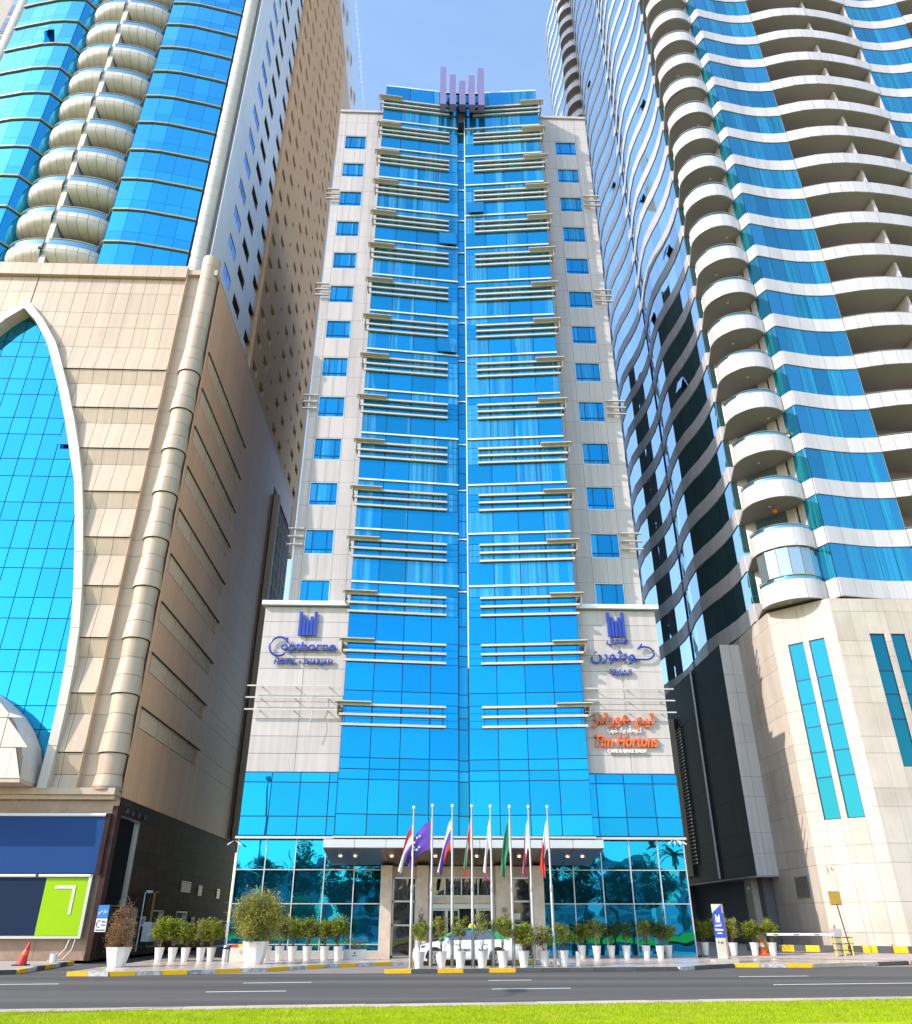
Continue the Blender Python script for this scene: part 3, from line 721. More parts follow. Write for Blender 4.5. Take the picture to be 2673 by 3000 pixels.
# ================================================================== LEFT TOWER (cream podium with pointed arch, blue curved tower)
lt = thing('apartment_tower', 'cream clad tower with pointed blue arch below and round balconies above', 'building', (-27, 40, 0))
AX = -27.08
ARCH = [(7.3, 8.72), (9.0, 8.77), (10.9, 8.78), (12.8, 8.70), (14.8, 8.58), (17.5, 8.15), (20.3, 7.59), (22.4, 7.12), (24.5, 6.61), (27.0, 5.82), (29.6, 4.86), (32.0, 3.86), (34.5, 2.73), (36.4, 1.48), (38.12, 0.0)]
def arch(z):
    if z <= 7.3: return 8.72
    if z >= 38.12: return 0.0
    for (a, fa), (c, fc) in zip(ARCH, ARCH[1:]):
        if a <= z <= c: return fa + (fc - fa) * (z - a) / (c - a)
# body
b = MB(); b.box(-44, -15.12, 41.0, 74, 6.9, 41.0); b.box(-44, -15.3, 41.2, 66, .1, 7.0); b.box(-44, -17.0, 40.25, 41.05, 6.95, 7.35)
part('core', b, 'seam', lt)
b = MB(); b.box(-37.2, -16.62, 42.2, 53.8, 41, 172); part('tower_core', b, 'tower_white', lt)
# --- front cladding: zig-zag storeys
YA = 40.0
cols = [AX + 10.0 - .905 * i for i in range(23)]      # x edges, right to left
cols[0] = -17.08
def clad(z0, z1, y0, y1, name='cladding_panel', mat='cream', gap=.012):
    """one row of panels; plan offset y0 at bottom, y1 at top; cut round the arch"""
    for a, c in zip(cols[1:], cols):
        L_, Rr = a, c
        side = 1 if (a + c) / 2 > AX else -1
        f0, f1 = arch(z0) - .3, arch(z1) - .3
        if f1 < 0: f1 = 0
        zs = [z0 + (z1 - z0) * k / 3 for k in range(4)]
        pts_in, pts_out = [], []
        for zz in zs:
            f = max(0, arch(zz) - .28)
            if side > 0: xi, xo = max(a, AX + f), c
            else: xi, xo = min(c, AX - f), a
            pts_in.append((xi, zz)); pts_out.append((xo, zz))
        if all((xo - xi) * side < .03 for (xi, _), (xo, _) in zip(pts_in, pts_out)): continue
        b = MB(); n = 4
        def Y(zz): return y0 + (y1 - y0) * (zz - z0) / (z1 - z0)
        fr, bk = [], []
        for (xi, zz), (xo, _) in zip(pts_in, pts_out):
            if (xo - xi) * side < 0: xi = xo
            g = gap * side
            zz2 = min(max(zz, z0 + gap), z1 - gap)
            p, q = (xi + g, zz2), (xo - g, zz2)
            if side < 0: p, q = q, p
            fr.append(((p[0], Y(zz), p[1]), (q[0], Y(zz), q[1])))
        for k in range(n - 1):
            (p0, q0), (p1, q1) = fr[k], fr[k + 1]
            d = .05
            b.add([p0, q0, q1, p1, (p0[0], p0[1] + d, p0[2]), (q0[0], q0[1] + d, q0[2]), (q1[0], q1[1] + d, q1[2]), (p1[0], p1[1] + d, p1[2])],
                  [(0, 1, 2, 3), (0, 4, 5, 1), (1, 5, 6, 2), (2, 6, 7, 3), (3, 7, 4, 0)])
        w = ((fr[0][0][0] + fr[0][1][0]) / 2, Y(z0), z0)
        link(bpy.data.objects.new(name, b.mesh(name, mat, w)), lt, w)
for z0, z1 in ((39.13, 40.45), (37.41, 39.13), (36.16, 37.41), (34.52, 36.16)): clad(z0, z1, YA + .12, YA + .12)
GL = [32.6 - 2.945 * k for k in range(9)]            # dark storey lines
zt = 34.52
for k, g in enumerate(GL):
    clad(g, zt, YA - .14, YA + .12)                  # bright panel flaring out to the line
    lo = g - 1.02
    clad(lo, g - .02, YA + .12, YA - .06)            # panel tucked under it
    zt = lo
clad(7.35, zt, YA + .02, YA + .12)
b = MB(); b.box(-44, -17.1, YA + .2, YA + .30, 7.3, 41.0); b2 = b
# backing behind cladding only outside the arch: strips following the arch
b = MB()
zs = [7.3 + (41.0 - 7.3) * k / 24 for k in range(25)]
for z0, z1 in zip(zs, zs[1:]):
    f = max(arch(z0), arch(z1)) - .1
    f = min(arch(z0), arch(z1)) - .1 if f < .4 else f
    for x0, x1 in ((AX + max(f, 0), -17.06), (-44, AX - max(f, 0))): b.box(x0, x1, YA + .22, YA + 1.0, z0, z1)
part('wall_backing', b, 'seam', lt)
# cornice
for a, c in zip(cols[1:], cols): box('cornice_panel', 'cream', lt, a + .008, c - .008, YA - .16, YA + .5, 40.48, 41.5)
b = MB(); b.box(-44, -15.1, YA + .0, 74, 40.9, 41.35); part('podium_roof', b, 'cream', lt)
# arch frame of cream stones
zs = [7.3, 9.3, 11.3, 13.3, 15.4, 17.6, 19.8, 22.0, 24.2, 26.4, 28.5, 30.6, 32.6, 34.5, 36.3, 38.12]
for sd in (1, -1):
    for z0, z1 in zip(zs, zs[1:]):
        o0, o1 = arch(z0), arch(z1); t = .46
        i0 = max(0, o0 - t * (1.0 if z0 < 26 else 1.25)); i1 = max(0, o1 - t * (1.0 if z1 < 26 else 1.25)); zi1 = z1
        if z1 > 38: zi1 = z1 - .8
        X = lambda d: AX + sd * d
        y0, y1 = YA - .32, YA + .62
        q = [(X(i0), z0 + .012), (X(o0), z0 + .012), (X(o1), z1 - .012), (X(i1), zi1 - .012)]
        if sd < 0: q = [q[1], q[0], q[3], q[2]]
        b = MB(); b.add([(x, y0, z) for x, z in q] + [(x, y1, z) for x, z in q], [(0, 1, 2, 3), (0, 4, 5, 1), (1, 5, 6, 2), (2, 6, 7, 3), (3, 7, 4, 0)])
        part('arch_stone', b, 'cream_white', lt)
# arch glazing
af = part('arch_frame', (lambda b: (b.box(AX - 8.4, AX + 8.4, YA + .60, YA + .75, 7.3, 38), b)[-1])(MB()), 'h_mull', lt)
gz = [38.1]
for k in range(11): gz += [gz[-1] - 1.2, gz[-1] - 2.96]
gz = [z for z in gz if z > 7.3] + [7.3]
for z1, z0 in zip(gz, gz[1:]):
    for c in range(-8, 8):
        xa, xb = AX + c * 1.05, AX + (c + 1) * 1.05
        if min(abs(xa - AX), abs(xb - AX)) > arch(z0): continue
        slab('arch_pane', 'l_arch', af, (xa, YA + .56), (xb, YA + .56), z0, z1, .03, 0, .0015, .045)
o = slab('open_casement', 'l_arch', af, (AX + 4.25, YA + .42), (AX + 5.2, YA + .42), 27.15, 28.2, .03); o.rotation_euler[0] = R(-14)
# strip between the front cladding and the corner column
zz = 7.35
lines = sorted([41.0, 39.13, 37.41, 36.16, 34.52] + [g for g in GL] + [g - 1.02 for g in GL] + [7.35])
for z0, z1 in zip(lines, lines[1:]): slab('return_panel', 'cream', lt, (-17.06, YA + .30), (-16.30, YA + .30), z0, z1, .04, 0, 0, .02)
for z0, z1 in zip(lines, lines[1:]): slab('return_panel', 'cream', lt, (-17.06, YA + .32), (-17.06, YA - .12), z0, z1, .03, 0, 0, .02)
# corner column rings, flared like the storeys
CCX, CCY, CR = -15.77, 40.42, .60
def ring(name, r0, r1, z0, z1, cx, cy, par, mat, a0=-1.15 * math.pi, a1=.45 * math.pi, key=None):
    b = MB(); g = .012; b.lathe([(r0 - .06, z0 + g), (r0, z0 + g), (r1, z1 - g), (r1 - .06, z1 - g)], cx, cy, 22, a0, a1)
    return part(name, b, mat, par, True)
zt = 34.5
for z0, z1 in ((34.5, 36.2), (36.2, 37.4), (37.4, 39.1), (39.1, 40.4), (40.4, 41.7), (41.7, 42.6)): ring('column_ring', CR, CR, z0, z1, CCX, CCY, lt, 'cream')
for g in GL:
    m_ = (g + zt) / 2
    ring('column_ring', CR + .07, CR + .0, m_, zt, CCX, CCY, lt, 'cream'); ring('column_ring', CR + .14, CR + .07, g, m_, CCX, CCY, lt, 'cream')
    ring('column_ring', CR, CR + .04, g - 1.02, g - .02, CCX, CCY, lt, 'cream'); zt = g - 1.02
ring('column_ring', CR + .1, CR + .02, 7.45, zt, CCX, CCY, lt, 'cream')
b = MB(); b.lathe([(CR - .08, 7.2), (CR - .08, 42.55), (.02, 42.62)], CCX, CCY, 20); part('column_core', b, 'seam', lt, True)
b = MB(); b.lathe([(CR + .16, 7.28), (CR + .16, 7.46)], CCX, CCY, 20); part('column_foot', b, 'marble_brown', lt, True)
# --- side wall towards the alley: cream cladding, warm bounced light in its colour, with perforated bands
XS_ = -15.05
ycols = [40.62] + [41.05 + .92 * i for i in range(36)]
side_rows = [41.0, 38.0, 34.95]
for k in range(9): t = 34.9 - 2.925 * k; side_rows += [t - 1.05 if False else t - .98, t - 2.925]
side_rows = [41.0, 38.0] + sum([[34.9 - 2.925 * k, 34.9 - 2.925 * k - 1.0] for k in range(9)], []) + [7.05]
cnt = 0; rest = MB()
for r, (z1, z0) in enumerate(zip(side_rows, side_rows[1:])):
    meshrow = r >= 2 and r % 2 == 0
    for j, (a, c) in enumerate(zip(ycols, ycols[1:])):
        if meshrow and 41 < a < 51.5: continue
        if c > 64.5 and z0 < 38: continue
        if a < 52.5 and cnt < 300:
            slab('side_panel', 'cream_warm_lit', lt, (XS_, a), (XS_, c), z0, z1, .04, 0, 0, .014); cnt += 1
        else: rest.slab((XS_, a + .008), (XS_, c - .008), z0 + .008, z1 - .008, .04)
stuff(part('far_side_panel', rest, 'cream_warm_lit', lt))
b = MB(); b.box(XS_ - .2, XS_ - .02, 40.7, 66, 7.05, 41.0); part('side_backing', b, 'seam', lt)
for k in range(9):
    t = 34.9 - 2.925 * k
    b = MB(); b.box(XS_ - .05, XS_ + .10, 40.9, 52.6, t, t + .06); part('drip_edge', b, 'seam', lt)
    for j in range(4):                               # perforated screens: lattice bars over a dark slot
        y0 = 41.2 + j * 2.66; y1 = y0 + 2.5
        b = MB(); X = XS_ - .01
        for q in range(13): yy = y0 + .05 + q * .2; b.box(X - .02, X + .02, yy - .062, yy + .062, t - .96, t - .02)
        for q in range(6): zz = t - .9 + q * .165; b.box(X - .015, X + .028, y0, y1, zz - .055, zz + .055)
        part('perforated_screen', b, 'mesh_panel', lt)
        box('screen_post', 'cream', lt, XS_ - .03, XS_ + .06, y1 + .02, y1 + .12, t - 1.0, t - .02)
# tall dark shaft beside the hotel
b = MB(); b.box(XS_ - .02, XS_ + .5, 64.7, 65.3, 7.2, 37.4); part('shaft_fin', b, 'cream', lt)
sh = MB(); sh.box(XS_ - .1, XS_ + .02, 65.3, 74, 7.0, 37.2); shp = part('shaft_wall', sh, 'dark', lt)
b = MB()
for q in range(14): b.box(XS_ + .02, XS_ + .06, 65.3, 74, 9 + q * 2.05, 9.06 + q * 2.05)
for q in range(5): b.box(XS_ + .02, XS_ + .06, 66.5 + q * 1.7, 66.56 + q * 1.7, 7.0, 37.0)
part('shaft_grid', b, 'cream_warm_lit', lt)
# --- tower: right and left curved glass, seen above the cornice
GR = [(x * 1.0125, y + .5) for x, y in [(-23.15, 39.60), (-22.02, 39.58), (-20.89, 39.68), (-19.76, 39.92), (-18.63, 40.15), (-17.50, 40.42)]]
MX = -27.2
GLf = [(2 * MX - x, y) for x, y in reversed(GR)]
RET_R = [(-24.75, 41.85), (-23.44, 40.10)]; RET_L = [(2 * MX + 23.44, 40.10), (2 * MX + 24.75, 41.85)]
FP = 3.22; ZB0 = 43.79
tf = MB()
for pts in (GR, GLf, RET_R, RET_L):
    for p, q in zip(pts, pts[1:]): tf.slab(p, q, 41.2, 80.0, .03, -.05)
twf = part('glazing_frame', tf, 'h_mull', lt)
for k in range(-1, 12):
    z0 = ZB0 + FP * k
    for pts in (GR, GLf, RET_L, RET_R):
        n = len(pts) - 1
        segs = list(zip(pts, pts[1:]))
        if n == 1: segs = [(pts[0], lerp(pts[0], pts[1], .5)), (lerp(pts[0], pts[1], .5), pts[1])]
        for j, (p, q) in enumerate(segs):
            hh = [z0 + .16, z0 + 1.1, z0 + 2.15, z0 + FP]
            if n > 1:
                slab('pane', 'l_glass', twf, p, q, max(41.3, z0 + .16), z0 + 1.15, .03, 0, .0018, .02) if z0 + 1.15 > 41.5 else None
                slab('pane', 'l_glass', twf, p, q, max(41.3, z0 + 1.15), z0 + FP, .03, 0, .0018, .02)
            elif z0 + FP > 41.4: slab('pane', 'l_glass', twf, p, q, max(41.3, z0 + .1), z0 + FP, .03, 0, .0018, .04)
    if z0 > 41.6:
        for pts in (GR, GLf, RET_L, RET_R):
            b = MB()
            for p, q in zip(pts, pts[1:]): b.slab(p, q, z0 + .02, z0 + .15, .16, .06)
            part('storey_band', b, 'band_metal', lt)
o = slab('open_casement', 'l_glass', twf, (-33.8, 40.2), (-32.8, 40.1), 67.6, 68.7, .03, .3); o.rotation_euler[0] = R(-28)
# corner columns of the tower
zz = 41.3
while zz < 80:
    for cx in (-17.24, 2 * MX + 17.24): ring('column_ring', .56, .56, zz, zz + 1.06, cx, 41.42, lt, 'cream_white')
    zz += 1.06
b = MB()
for cx in (-17.24, 2 * MX + 17.24): b.lathe([(.52, 41.2), (.52, 172)], cx, 41.42, 18)
part('tower_column', b, 'cream_white', lt, True)
# balconies: bowl-shaped fronts in panels, rail and glass
b = MB(); b.box(MX - .19, MX + .19, 39.98, 42.0, 41.52, 80); part('balcony_fin', b, 'cream_white', lt)
b = MB(); b.slab((2 * MX + 24.75, 41.88), (-24.75, 41.88), 41.2, 80, .05, 0); part('balcony_back', b, 'l_glass', lt)
def bow(side, u):            # u 0 at the fin, 1 at the outer tip
    L_ = 3.5 if side > 0 else 3.0
    x = .16 + L_ * u
    y = 39.72 + 1.45 * (1 - math.sqrt(max(0, 1 - (u * .98) ** 2.2)))
    return (MX + side * x, y)
def bow_point(side, u, t):   # t 0 top rim, .28 end of lip, 1 bottom
    x, y = bow(side, u)
    zt_, hb = 0.0, 2.05
    if t <= .28: ins = .03 * math.sin(t / .28 * math.pi * .5) * -1 + 0; z = -t / .28 * .42
    else:
        s_ = (t - .28) / .72; ins = 1 - math.cos(s_ * math.pi * .5); z = -.42 - math.sin(s_ * math.pi * .5) * .98
    iy = 41.8
    cx = MX + side * 1.9
    return (x + (cx - x) * max(ins, 0) * .24, y + (iy - y) * max(ins, 0) * .80, z)
BOW = {}
for side in (-1, 1):
    for c in range(5):
        for row, (t0, t1) in enumerate(((0, .28), (.28, 1))):
            b = MB(); nu, nt_ = 4, (2 if row == 0 else 7); u0, u1 = c / 5 + .004, (c + 1) / 5 - .004
            vs = [bow_point(side, u0 + (u1 - u0) * i / nu, t0 + .006 + (t1 - t0 - .012) * j / nt_) for j in range(nt_ + 1) for i in range(nu + 1)]
            fs = [(j * (nu + 1) + i, (j + 1) * (nu + 1) + i, (j + 1) * (nu + 1) + i + 1, j * (nu + 1) + i + 1) for j in range(nt_) for i in range(nu)]
            if side < 0: fs = [tuple(reversed(f)) for f in fs]
            b.add(vs, fs); BOW[side, c, row] = b.mesh('balcony_panel', 'cream_white', (0, 0, 0), True)
    b = MB()                                         # dark shell just inside the panels, floor slab, rail
    nu, nt_ = 14, 9
    vs = []
    for j in range(nt_ + 1):
        for i in range(nu + 1):
            x, y, z = bow_point(side, i / nu, j / nt_); vs.append((x, y + .05, z + .015))
    fs = [(j * (nu + 1) + i, (j + 1) * (nu + 1) + i, (j + 1) * (nu + 1) + i + 1, j * (nu + 1) + i + 1) for j in range(nt_) for i in range(nu)]
    b.add(vs, fs, 0)
    poly = [bow_point(side, i / nu, 1) for i in range(nu + 1)]
    b.add([(x, y, -1.38) for x, y, z in poly] + [(poly[-1][0], 41.85, -1.38), (poly[0][0], 41.85, -1.38)], [tuple(range(nu + 3))], 1)
    b.tube([(bow(side, i / nu)[0], bow(side, i / nu)[1] + .08, .62) for i in range(nu + 1)], .035, 6, 1)
    BOW[side, 'shell'] = b.mesh('balcony', ['seam', 'cream_white'], (0, 0, 0))
    b = MB()
    for i in range(nu):
        p, q = bow(side, i / nu), bow(side, (i + 1) / nu)
        b.quad((p[0], p[1] + .1, .02), (q[0], q[1] + .1, .02), (q[0], q[1] + .1, .58), (p[0], p[1] + .1, .58))
    BOW[side, 'glass'] = b.mesh('railing_glass', 'rail_glass', (0, 0, 0))
for k in range(0, 12):
    zr = 43.14 + FP * k
    for side in (-1, 1):
        bl = inst('balcony', BOW[side, 'shell'], lt, (0, 0, zr))
        for c in range(5):
            for row in (0, 1): inst('balcony_panel', BOW[side, c, row], bl, (0, 0, zr))
        inst('railing_glass', BOW[side, 'glass'], bl, (0, 0, zr))
b = MB(); b.box(-27.35, -27.05, 39.4, 39.55, 42.45, 42.6); b.tube([(-27.2, 39.45, 42.5), (-26.9, 39.5, 42.1), (-27.2, 39.6, 41.7), (-27.5, 39.5, 42.0), (-27.2, 39.45, 42.5)], .015, 5); part('floodlight', b, 'black', lt)
# --- side of the tower
XT = -16.3
yc = [41.25, 42.2, 43.18, 44.15, 45.22, 46.3, 47.45, 48.5, 49.6, 50.7, 51.75, 52.7, 53.7]
cnt = 0; rest = MB(); zrow = 41.1; j = 0
W0 = 61.68
rowz = []
zc = W0 - 3.165 * 6 - .79
while zc < 118: rowz += [(zc, zc + 1.58, True), (zc + 1.58, zc + 3.165, False)]; zc += 3.165
for z0, z1, win in rowz:
    for a, c in zip(yc, yc[1:]):
        isw = win and ((44.1 < a < 46.2) or (47.4 < a < 49.5) or (51.7 < a < 53.6))
        if isw: continue
        if z0 < 80 and cnt < 300: slab('tower_side_panel', 'tower_white', lt, (XT, a), (XT, c), z0, z1, .04, 0, 0, .012); cnt += 1
        else: rest.slab((XT, a + .006), (XT, c - .006), z0 + .006, z1 - .006, .04)
    if win:
        for n_, (a, c) in enumerate(((44.15, 46.3), (47.45, 49.6), (51.75, 53.7))):
            rest.slab((XT, a), (XT, c), z0, z0 + .2, .04); rest.slab((XT, a), (XT, c), z1 - .2, z1, .04)
            b = MB(); d = .02 if n_ == 0 else .22
            b.box(XT - .30, XT - d - .02, a + .02, a + .06, z0 + .2, z1 - .2); b.box(XT - .30, XT - d - .02, c - .06, c - .02, z0 + .2, z1 - .2)
            b.box(XT - .28, XT - d, (a + c) / 2 - .03, (a + c) / 2 + .03, z0 + .22, z1 - .22)
            if True: b.box(XT - .29, XT - .03, a + .06, c - .06, z1 - .24, z1 - .2); b.box(XT - .29, XT - .03, a + .06, c - .06, z0 + .2, z0 + .24)
            wn_ = part('side_window', b, 'seam', lt)
            slab('pane', 'side_glass' if n_ == 0 else 'dim_glass', wn_, (XT, a + .06), (XT, c - .06), z0 + .24, z1 - .24, .03, -d - .02, .003)
stuff(part('upper_side_panel', rest, 'tower_white', lt))
# --- street level: ledge with lights, signboards are separate things
b = MB(); b.box(-44, -15.1, 39.75, 40.9, 7.06, 7.36); part('ledge', b, 'cream', lt)
b = MB(); b.box(-44, -15.15, 39.95, 41.2, 6.86, 7.05); led = part('ledge_soffit', b, 'cream', lt)
for x in (-20.7, -19.9, -18.9, -17.7): 
    b = MB(); b.lathe([(0, 6.85), (.14, 6.85)], x, 40.1, 12); part('downlight', b, 'trim_white', led)
for q in range(12): slab('fascia_panel', 'marble_brown', lt, (-44 + q * 2.42, 40.3), (-44 + (q + 1) * 2.42, 40.3), 6.2, 6.85, .08, 0, 0, .01)
for q in range(8): slab('base_panel', 'marble_brown', lt, (-34 + q * 2.35, 40.42), (-34 + (q + 1) * 2.35, 40.42), .12, 6.2, .06, 0, 0, .012)
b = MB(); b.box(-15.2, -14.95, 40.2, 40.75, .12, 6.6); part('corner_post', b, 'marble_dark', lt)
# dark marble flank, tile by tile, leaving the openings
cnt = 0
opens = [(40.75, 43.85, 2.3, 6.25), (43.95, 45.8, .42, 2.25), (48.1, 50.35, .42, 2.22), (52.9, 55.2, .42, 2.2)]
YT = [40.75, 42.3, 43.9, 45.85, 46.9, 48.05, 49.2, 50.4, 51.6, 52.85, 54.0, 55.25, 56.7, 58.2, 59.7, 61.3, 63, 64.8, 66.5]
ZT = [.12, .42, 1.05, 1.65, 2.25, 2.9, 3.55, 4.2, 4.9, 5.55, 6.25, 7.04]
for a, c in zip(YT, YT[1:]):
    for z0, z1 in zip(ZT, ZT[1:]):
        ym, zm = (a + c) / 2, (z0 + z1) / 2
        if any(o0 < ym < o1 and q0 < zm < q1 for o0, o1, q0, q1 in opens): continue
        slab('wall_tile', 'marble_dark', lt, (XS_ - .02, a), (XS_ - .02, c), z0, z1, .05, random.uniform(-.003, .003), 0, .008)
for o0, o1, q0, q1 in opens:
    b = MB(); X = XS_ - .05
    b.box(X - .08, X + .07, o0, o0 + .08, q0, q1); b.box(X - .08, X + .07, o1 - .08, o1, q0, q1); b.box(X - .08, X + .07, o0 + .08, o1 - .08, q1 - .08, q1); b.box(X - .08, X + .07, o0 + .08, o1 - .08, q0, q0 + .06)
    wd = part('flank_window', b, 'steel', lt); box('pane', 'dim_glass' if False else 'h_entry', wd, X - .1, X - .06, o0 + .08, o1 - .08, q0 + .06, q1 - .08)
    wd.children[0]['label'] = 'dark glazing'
for y0, y1, z0, z1 in ((53.0, 55.1, 3.25, 3.85), (57.0, 57.9, 3.15, 3.75), (62.1, 62.9, 3.1, 3.7)):
    b = MB(); X = XS_ + .01
    b.box(X, X + .04, y0, y0 + .06, z0, z1); b.box(X, X + .04, y1 - .06, y1, z0, z1); b.box(X, X + .04, y0 + .06, y1 - .06, z1 - .05, z1); b.box(X, X + .04, y0 + .06, y1 - .06, z0, z0 + .05)
    for q in range(6): zz = z0 + .07 + q * (z1 - z0 - .14) / 6; b.box(X, X + .05, y0 + .06, y1 - .06, zz, zz + .05)
    part('wall_vent', b, 'steel', lt)
b = MB(); b.tube([(-14.9, 47.75, 1.6), (-14.9, 47.75, 3.05), (-14.9, 48.3, 3.08)], .07, 8); part('brown_pipe', b, 'plant_yellow', lt)
b = MB(); b.tube([(-14.92, 46.2, .3), (-14.92, 46.2, 3.0), (-14.8, 46.5, 3.05)], .03, 6); b.box(-14.95, -14.7, 46.4, 46.8, 3.0, 3.12); part('wall_camera', b, 'trim_white', lt)
b = MB(); b.box(-15.0, -14.55, 46.95, 48.0, .72, 1.6); b.box(-14.98, -14.57, 46.97, 47.98, 1.6, 1.63)
o = part('meter_box', b, 'trim_white', lt)
b = MB()
for q, y in enumerate((40.9, 41.7, 42.6, 43.6)): b.lathe([(.02, 6.62), (.12, 6.5), (.14, 6.3)], -14.75, y, 10); b.tube([(-15.0, y, 6.75), (-14.75, y, 6.62)], .03, 5)
part('spot_lamp', b, 'black', lt)
# barrel canopy over the arch entrance
b = MB(); nseg = 20; RXc, RZc = 8.05, 5.6
pts = [(AX + RXc * math.cos(math.pi * k / nseg), 7.55 + RZc * math.sin(math.pi * k / nseg)) for k in range(nseg + 1)]
b.add([(x, 38.35, z) for x, z in pts], [tuple(range(nseg, -1, -1))]); cn = part('barrel_canopy', b, 'seam', lt)
for k in range(nseg):
    p, q = pts[k], pts[k + 1]
    b = MB(); b.quad((p[0], 38.33, p[1]), (q[0], 38.33, q[1]), (q[0], 40.5, q[1]), (p[0], 40.5, p[1])); b.quad((p[0], 40.5, p[1] - .06), (q[0], 40.5, q[1] - .06), (q[0], 38.33, q[1] - .06), (p[0], 38.33, p[1] - .06)); part('vault_panel', b, 'cream_white', cn, True)
for c in range(-5, 6):
    for r in range(4):
        xa, xb = AX + c * 1.5 - .75, AX + c * 1.5 + .75; z0, z1 = 7.55 + r * 1.4, 7.55 + (r + 1) * 1.4
        def top(x): u = (x - AX) / RXc; return 7.55 + RZc * math.sqrt(max(0, 1 - u * u))
        xs = [max(AX - RXc, xa), (xa + xb) / 2, min(AX + RXc, xb)]
        if xs[2] - xs[0] < .1: continue
        up_ = [(x, min(z1, top(x))) for x in xs]
        if all(z <= z0 + .03 for _, z in up_): continue
        b = MB(); g = .015
        poly = [(xs[0] + g, z0 + g), (xs[2] - g, z0 + g)] + [(x - (g if i == 2 else -g if i == 0 else 0), max(z0 + g, z - g)) for i, (x, z) in reversed(list(enumerate(up_)))]
        b.add([(x, 38.32, z) for x, z in poly], [tuple(range(len(poly)))]); part('face_panel', b, 'cream_white', cn)
b = MB(); b.box(AX - RXc, AX + RXc, 38.35, 40.2, 7.38, 7.55); part('canopy_soffit', b, 'cream', lt)

# ------------------------------------------------------------------ shop boards at street level
sb = thing('signboard', 'wide plain blue shop board with white light tube above it on the left', 'sign', (-19, 40.1, 3.62))
b = MB(); b.box(-30, -15.42, 40.14, 40.36, 3.64, 6.12); part('board', b, 'board_blue', sb)
b = MB(); b.tube([(-30, 40.08, 6.17), (-15.42, 40.08, 6.17)], .07, 8); part('light_tube', b, 'trim_white', sb)
b = MB(); b.box(-15.42, -15.2, 40.1, 40.4, 3.6, 6.25); part('end_frame', b, 'marble_dark', sb)
sb = thing('signboard', 'lower shop board, dark navy with bright green end panel', 'sign', (-19, 40.1, 1.0))
b = MB(); b.box(-30, -17.55, 40.10, 40.3, 1.10, 3.44); part('navy_panel', b, 'board_navy', sb)
b = MB(); b.box(-17.55, -15.62, 40.09, 40.3, 1.10, 3.44); part('green_panel', b, 'board_green', sb)
b = MB(); b.box(-15.62, -15.48, 40.05, 40.32, .98, 3.58); b.box(-30, -15.62, 40.05, 40.32, .98, 1.09); part('frame', b, 'steel', sb)
b = MB(); b.tube([(-17.9, 40.02, 3.53), (-15.55, 40.02, 3.53)], .06, 8); b.tube([(-30, 40.02, 3.53), (-18.05, 40.02, 3.53)], .06, 8); part('light_tube', b, 'trim_white', sb)
b = MB(); b.box(-17.05, -16.15, 40.06, 40.09, 3.0, 3.12); b.box(-16.25, -16.15, 40.06, 40.09, 1.95, 3.0); part('angle_mark', b, 'trim_white', sb)
b = MB(); b.tube([(-15.95, 40.1, 1.0), (-16.0, 39.95, .6), (-16.25, 39.7, .2), (-16.5, 39.5, .15)], .018, 5); b.tube([(-15.7, 40.1, 1.0), (-15.72, 39.95, .55), (-15.9, 39.6, .2), (-16.2, 39.4, .15)], .018, 5); part('loose_cable', b, 'pot_white', sb)
sb = thing('wall_sign', 'blue panel with white Arabic lettering on the dark corner pillar', 'sign', (-14.7, 40.1, 1.8))
b = MB(); b.box(-14.93, -14.45, 40.08, 40.14, 1.80, 2.32); part('panel', b, 'info_blue', sb)
inst('lettering', text_mesh('\uFEF2\uFE92\uFEC3 \uFEB0\uFEDB\uFEAE\uFEE3', .2, .004, 'trim_white', 0, .004, 1, .40), sb, (-14.89, 40.07, 2.02))
sb = thing('wall_sign', 'small white pharmacy panel with crescent emblem below the blue panel', 'sign', (-14.7, 40.1, 1.25))
b = MB(); b.box(-14.93, -14.45, 40.08, 40.14, 1.25, 1.78); part('panel', b, 'trim_white', sb)
b = MB(); b.tube([(-14.79 + .10 * math.cos(R(a)), 40.07, 1.57 + .14 * math.sin(R(a))) for a in range(60, 310, 20)], .016, 6); part('crescent', b, 'black', sb)
inst('lettering', text_mesh('\uFE94\uFEF4\uFEDF\uFEAA\uFEF4\uFEBB', .11, .004, 'black', 0, .003, 1, .2), sb, (-14.68, 40.07, 1.63))
inst('lettering', text_mesh('PHARMACY', .06, .004, 'black', 0, .002, 1, .2), sb, (-14.68, 40.07, 1.5))
inst('lettering', text_mesh('\u00bb\u00bb\u00bb\u00bb\u00bb\u00bb\u00bb\u00bb', .1, .004, 'black', 0, .002, 1, .42), sb, (-14.9, 40.07, 1.3))
for y, nm, lb_ in ((46.35, 'first', 'white no smoking panel beside the meter box on the dark flank'), (56.2, 'second', 'faint white notice panel farther along the dark flank')):
    sb = thing('wall_sign', lb_, 'sign', (-15, y, 1.45)); b = MB(); b.box(-15.0, -14.97, y, y + .8, 1.42, 1.9); part('panel', b, 'trim_white', sb)
    b = MB(); b.box(-14.97, -14.965, y + .35, y + .75, 1.68, 1.72); b.box(-14.97, -14.965, y + .35, y + .75, 1.56, 1.60); b.disc((-14.966, y + .2, 1.66), .13, 14, 'x'); part('print', b, 'info_blue', sb)

